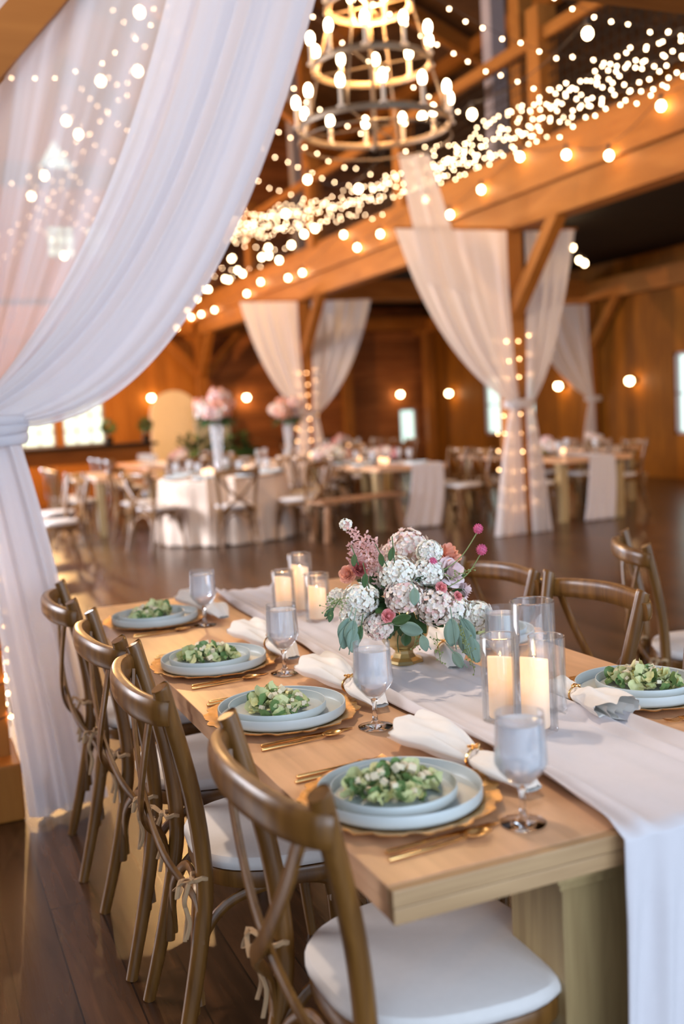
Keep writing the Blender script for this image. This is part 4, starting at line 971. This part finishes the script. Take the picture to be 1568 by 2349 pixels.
# -- round table with the cream cloth
C1 = (3.47, 11.85)
rt((*C1, 0), 0, 'round table hidden under the cream cloth beneath the tall flower vase')
c = cloth_round(.755, .755, 1); c.location = (*C1, 0); tag(c, 'cream floor length cloth on the round table with the tall vase', 'tablecloth')
bm = B(); gridsurf(bm, lambda u, v: V(((u-.5)*.38+.01*math.sin(u*20+v*4), (-.78+v*.9 if v > .45 else -.80-.03*math.sin(u*16)), (.768 if v > .45 else .02+.745*v/.45))), 30, 40)
ro2 = obj('table_runner', bm, 'cloth', loc=(*C1, 0), angle=None, solid=.002); ro2.rotation_euler = (0, 0, -.33); tag(ro2, 'cream runner hanging down the front of the round table', 'table runner')
place_bgchairs(*C1, 1.05, (-152, -100, -52, -5, 150, 95), 'cross-back chair drawn up to the round table with the cream cloth', 'chairs around the cream round table')
tall_vase((3.47, 12.0), 'tall clear vase on the cream round table', .66, fl='big blush flower ball in the tall vase on the cream round table', seed=1)
gg = 'glasses on the cream round table'
for k in range(7):
    a = k*.9+.3; bgglass((C1[0]+.55*math.cos(a), C1[1]+.55*math.sin(a), .762), 0, 'pale water glass on the cream round table', gg)
for k in range(7):
    a = k*.9+.1; plate((C1[0]+.57*math.cos(a+.35), C1[1]+.57*math.sin(a+.35), .762), 0, 'plate on the cream round table', 'plates on the cream round table')
for dx, dy in ((-.18, -.25), (.22, -.2), (-.1, .2), (-.25, -.1)): votive((C1[0]+dx, C1[1]+dy, .762), 0, 'lit votive candle on the cream round table', 'votives on the cream round table')
# -- second round table farther back by the far post
C2 = (5.35, 14.5)
rt((*C2, 0), 0, 'round table under the pale cloth in front of the far post')
c = cloth_round(.755, .755, 4); c.location = (*C2, 0); tag(c, 'pale cloth on the round table in front of the far post', 'tablecloth')
place_bgchairs(*C2, 1.05, (-140, -80, -30, 20, 180), 'cross-back chair at the round table in front of the far post', 'chairs around the farther round table')
tall_vase((5.3, 14.5), 'tall clear vase on the farther round table', .6, fl='blush flower ball in the tall vase before the far post', seed=5)
for k in range(6): a = k*1.05; bgglass((C2[0]+.55*math.cos(a), C2[1]+.55*math.sin(a), .762), 0, 'pale water glass on the farther round table', 'glasses on the farther round table')
for dx, dy in ((-.2, -.3), (.2, -.25), (.35, .1)): votive((C2[0]+dx, C2[1]+dy, .762), 0, 'lit votive candle on the farther round table', 'votives on the farther round table')
# -- long farm tables
def long_table(x0, x1, y0, y1, label, rz=0):
    cx, cy = (x0+x1)/2, (y0+y1)/2; w, l = (x1-x0)/2, (y1-y0)/2; t = thing('farm_table', label, 'table', (cx, cy, 0), rz)
    bm = B(); box(bm, -w, w, -l, l, .70, .76, .005); obj('tabletop', bm, 'table', t, smooth=False)
    for sx in (-1, 1):
        for sy in (-1, 1): bm = B(); box(bm, sx*w*.85-.05, sx*w*.85+.05, sy*l*.85-.05, sy*l*.85+.05, 0, .70, .005); obj('leg', bm, 'tableleg', t, smooth=False)
    return t
def hang_runner(x, y0, y1, w, label, end, m='runner'):
    bm = B()
    def fn(u, v):
        xx = x+(u-.5)*w; 
        if v < .5: return V((xx, y1+(y0-.012-y1)*v/.5, .766+.003*math.sin(u*20)))
        s = (v-.5)*2; return V((xx+(u-.5)*w*.25*s-.12*s*s*end, y0-.02-.015*math.sin(u*22+s)*s-.02*s, .762-s*.745))
    gridsurf(bm, fn, 36, 50); tag(obj('table_runner', bm, m, angle=None, solid=.002), label, 'table runner')
long_table(5.08, 5.98, 10.9, 13.3, 'long wooden table just left of the draped post')
hang_runner(5.72, 10.9, 13.28, .42, 'white runner falling to the floor left of the draped post', 1)
lowflowers((5.1, 12.4), .26, 'low cream and white flowers on the long table left of the draped post', 11, n=12)
lowflowers((5.62, 11.9), .2, 'low pink flowers on the long table beside the draped post', 21, ('f_pink', 'f_cream', 'f_rose'))
for k, (x, y) in enumerate(((5.15, 11.2), (5.2, 11.8), (5.72, 11.35), (5.65, 12.5), (5.1, 12.9), (5.75, 11.7))): bgglass((x, y, .76), 0, 'pale water glass on the long table by the draped post', 'glasses on the long table by the draped post')
for k, (x, y) in enumerate(((5.35, 11.25), (5.4, 11.5), (5.45, 12.3), (5.3, 12.8))): votive((x, y, .762), 0, 'lit votive candle on the long table by the draped post', 'votives on the long table by the draped post')
for x, y in ((5.13, 11.5), (5.13, 12.1), (5.68, 11.1), (5.7, 12.2)): plate((x, y, .762), 0, 'plate on the long table by the draped post', 'plates on the long table by the draped post')
for y, in ((12.35,), (12.95,)):
    chair((4.92, y, 0), 0, 'cross-back chair on the left side of the long table by the draped post', 'chairs left of the long table by the post')
    chair((6.22, y-1.45, 0), PI, 'cross-back chair on the right side of the long table by the draped post', 'chairs right of the long table by the post')
bn = thing('bench', 'wooden backless bench in front of the long table left of the draped post', 'bench', (4.72, 10.75, 0), .25)
M['benchwood'] = wood('pale_bench_wood', (0.42, 0.22, 0.11), (0.3, 0.15, 0.07), (1, 10, 10), 2, 0.5)
bm = B(); box(bm, -.62, .62, -.16, .16, .42, .46, .01); obj('seat', bm, 'benchwood', bn, smooth=False)
for sx in (-1, 1):
    for sy in (-1, 1): bm = B(); beam(bm, (sx*.5, sy*.1, .42), (sx*.56, sy*.14, 0), .05, .05, (0, 1, 0)); obj('leg', bm, 'benchwood', bn, smooth=False)
# -- right side table behind the draped post
long_table(7.0, 7.95, 9.9, 12.4, 'dark wooden table to the right of the draped post')
hang_runner(7.5, 9.9, 12.38, .36, 'sheer cream runner hanging off the table right of the draped post', .6)
lowflowers((7.25, 10.7), .2, 'low flowers around candles on the table right of the draped post', 31)
for x, y in ((7.35, 10.45), (7.45, 10.6), (7.3, 10.9)): votive((x, y, .762), 0, 'lit votive candle on the table right of the draped post', 'votives on the right hand table')
for x, y in ((7.12, 10.2), (7.8, 10.4), (7.8, 11), (7.1, 11.3)): bgglass((x, y, .76), 0, 'pale water glass on the table right of the draped post', 'glasses on the right hand table')
for y in (10.3, 10.9, 11.5): chair((6.82, y, 0), 0, 'cross-back chair left of the table right of the draped post', 'chairs left of the right hand table')
for y in (10.4, 11.1, 11.8): chair((8.12, y, 0), PI, 'cross-back chair right of the table right of the draped post', 'chairs right of the right hand table')
long_table(8.35, 9.3, 11.4, 13.4, 'dark wooden table against the right wall boards')
hang_runner(8.7, 11.4, 13.38, .5, 'cream cloth laid over the end of the table by the right wall', .2, 'cloth')
lowflowers((8.9, 11.9), .13, 'small rounded cream flowers on the table by the right wall', 41, ('f_cream',))
# -- tables at the far left
long_table(3.3, 4.2, 15.2, 17.6, 'wooden table with a row of glasses at the far left')
for k in range(10): bgglass((3.4+.08*(k % 2), 15.35+k*.1, .76), 0, 'pale water glass in the row on the far left table', 'glasses on the far left table')
lowflowers((3.9, 15.5), .18, 'low pink flowers on the far left table', 51, ('f_pink', 'f_cream'))
votive((4.05, 15.25, .762), 0, 'lit votive candle on the far left table', 'votive on the far left table')
hang_runner(3.75, 15.2, 17.5, .35, 'white runner on the far left table', .1)
for y in (15.6, 16.3, 17.0): chair((3.1, y, 0), 0, 'cross-back chair left of the far left table', 'chairs left of the far left table'); chair((4.42, y, 0), PI, 'cross-back chair right of the far left table', 'chairs right of the far left table')
chair((3.72, 14.95, 0), PI/2, 'cross-back chair at the near end of the far left table')
for x, y in ((1.35, 10.7), (1.5, 11.9)): chair((x, y, 0), PI+.3, 'cross-back chair standing on the open floor beside the white curtain', 'chairs beside the white curtain')
long_table(2.2, 3.0, 13.2, 15.0, 'wooden table between the white curtain and the bar')
for y in (13.5, 14.2): chair((2.0, y, 0), 0, 'cross-back chair left of the table before the bar', 'chairs left of the table before the bar')
for y in (13.5, 14.2): chair((3.2, y, 0), PI, 'cross-back chair right of the table before the bar', 'chairs right of the table before the bar')
long_table(6.9, 7.8, 16.0, 18.6, 'wooden table in shade beyond the far post')
for y in (16.3, 17, 17.7): chair((6.7, y, 0), 0, 'cross-back chair left of the table beyond the far post', 'chairs left of the shaded table'); chair((8.0, y, 0), PI, 'cross-back chair right of the table beyond the far post', 'chairs right of the shaded table')
for k in range(6): bgglass((7.1+.5*(k % 2), 16.2+k*.3, .76), 0, 'pale water glass on the table beyond the far post', 'glasses on the shaded table')
for k in range(3): votive((7.3, 16.3+k*.6, .762), 0, 'lit votive candle on the table beyond the far post', 'votives on the shaded table')
lowflowers((7.35, 17.3), .2, 'low pink flowers on the table beyond the far post', 61, ('f_pink', 'f_rose', 'f_cream'))
# -- bar, arch, panel, topiaries
br = thing('bar_counter', 'amber wooden bar counter below the windows at the far left', 'bar counter', (3.2, 19.6, 0))
bm = B(); box(bm, -1.6, 1.1, -.3, .3, 0, 1.0, .01); obj('front', bm, 'beamx', br, smooth=False)
bm = B(); box(bm, -1.7, 1.2, -.4, .4, 1.0, 1.06, .01); obj('counter_top', bm, 'deck', br, smooth=False)
def topiary(x, y, label):
    t = thing('potted_plant', label, 'plant', (x, y, 1.062)); bm = B(); lathe(bm, [(0, 0), (.06, 0), (.09, .13), (.08, .13), (0, .12)], 16); obj('pot', bm, 'iron', t)
    bm = B(); R = random.Random(int(x*10)); tube(bm, [(0, 0, .1), (0, 0, .3)], .012, 6)
    for k in range(90): d = V((R.gauss(0, 1), R.gauss(0, 1), R.gauss(0, 1))).normalized(); leafmesh(bm, V((0, 0, .32))+d*.06, d, V((R.gauss(0, 1), R.gauss(0, 1), 1)), .1, .025)
    obj('foliage', bm, 'leaf', t, angle=None)
topiary(3.55, 19.5, 'small dark topiary on the bar in front of the window'); topiary(4.25, 19.5, 'small dark topiary at the end of the bar')
bm = B(); vs = [(-.52, 0), (.52, 0)]+[(.52*math.cos(a), 1.55+.52*math.sin(a)) for a in [PI*i/24 for i in range(25)]]
fc = bm.faces.new([bm.verts.new((x, 0, z)) for x, z in vs]); e = bmesh.ops.extrude_face_region(bm, geom=[fc]); [setattr(v, 'co', v.co+V((0, .06, 0))) for v in e['geom'] if isinstance(v, bmesh.types.BMVert)]
o_ = obj('arch_backdrop', bm, 'shade', loc=(5.35, 21.6, .0), smooth=False); tag(o_, 'cream round-topped arch backdrop against the amber boards', 'backdrop')
bm = B(); box(bm, -.38, .38, 0, .06, 0, 1.75, .01); o_ = obj('backdrop_panel', bm, 'greypanel', loc=(6.0, 21.0, 0), smooth=False); tag(o_, 'grey-blue panel standing beside the cream arch', 'backdrop')
bm = B(); R = random.Random(9)
for k in range(160): leafmesh(bm, V((R.uniform(-.8, .8), R.uniform(-.15, .15), R.uniform(.75, 1.05))), V((R.gauss(0, 1), R.gauss(0, 1), R.gauss(.4, 1))), V((0, 0, 1)), .16, .05)
box(bm, -.85, .85, -.18, .18, 0, .8)
o_ = obj('planter', bm, 'leaf', loc=(5.9, 20.4, 0), angle=None); tag(o_, 'long dark planter of greenery in front of the arch and panel', 'planter')
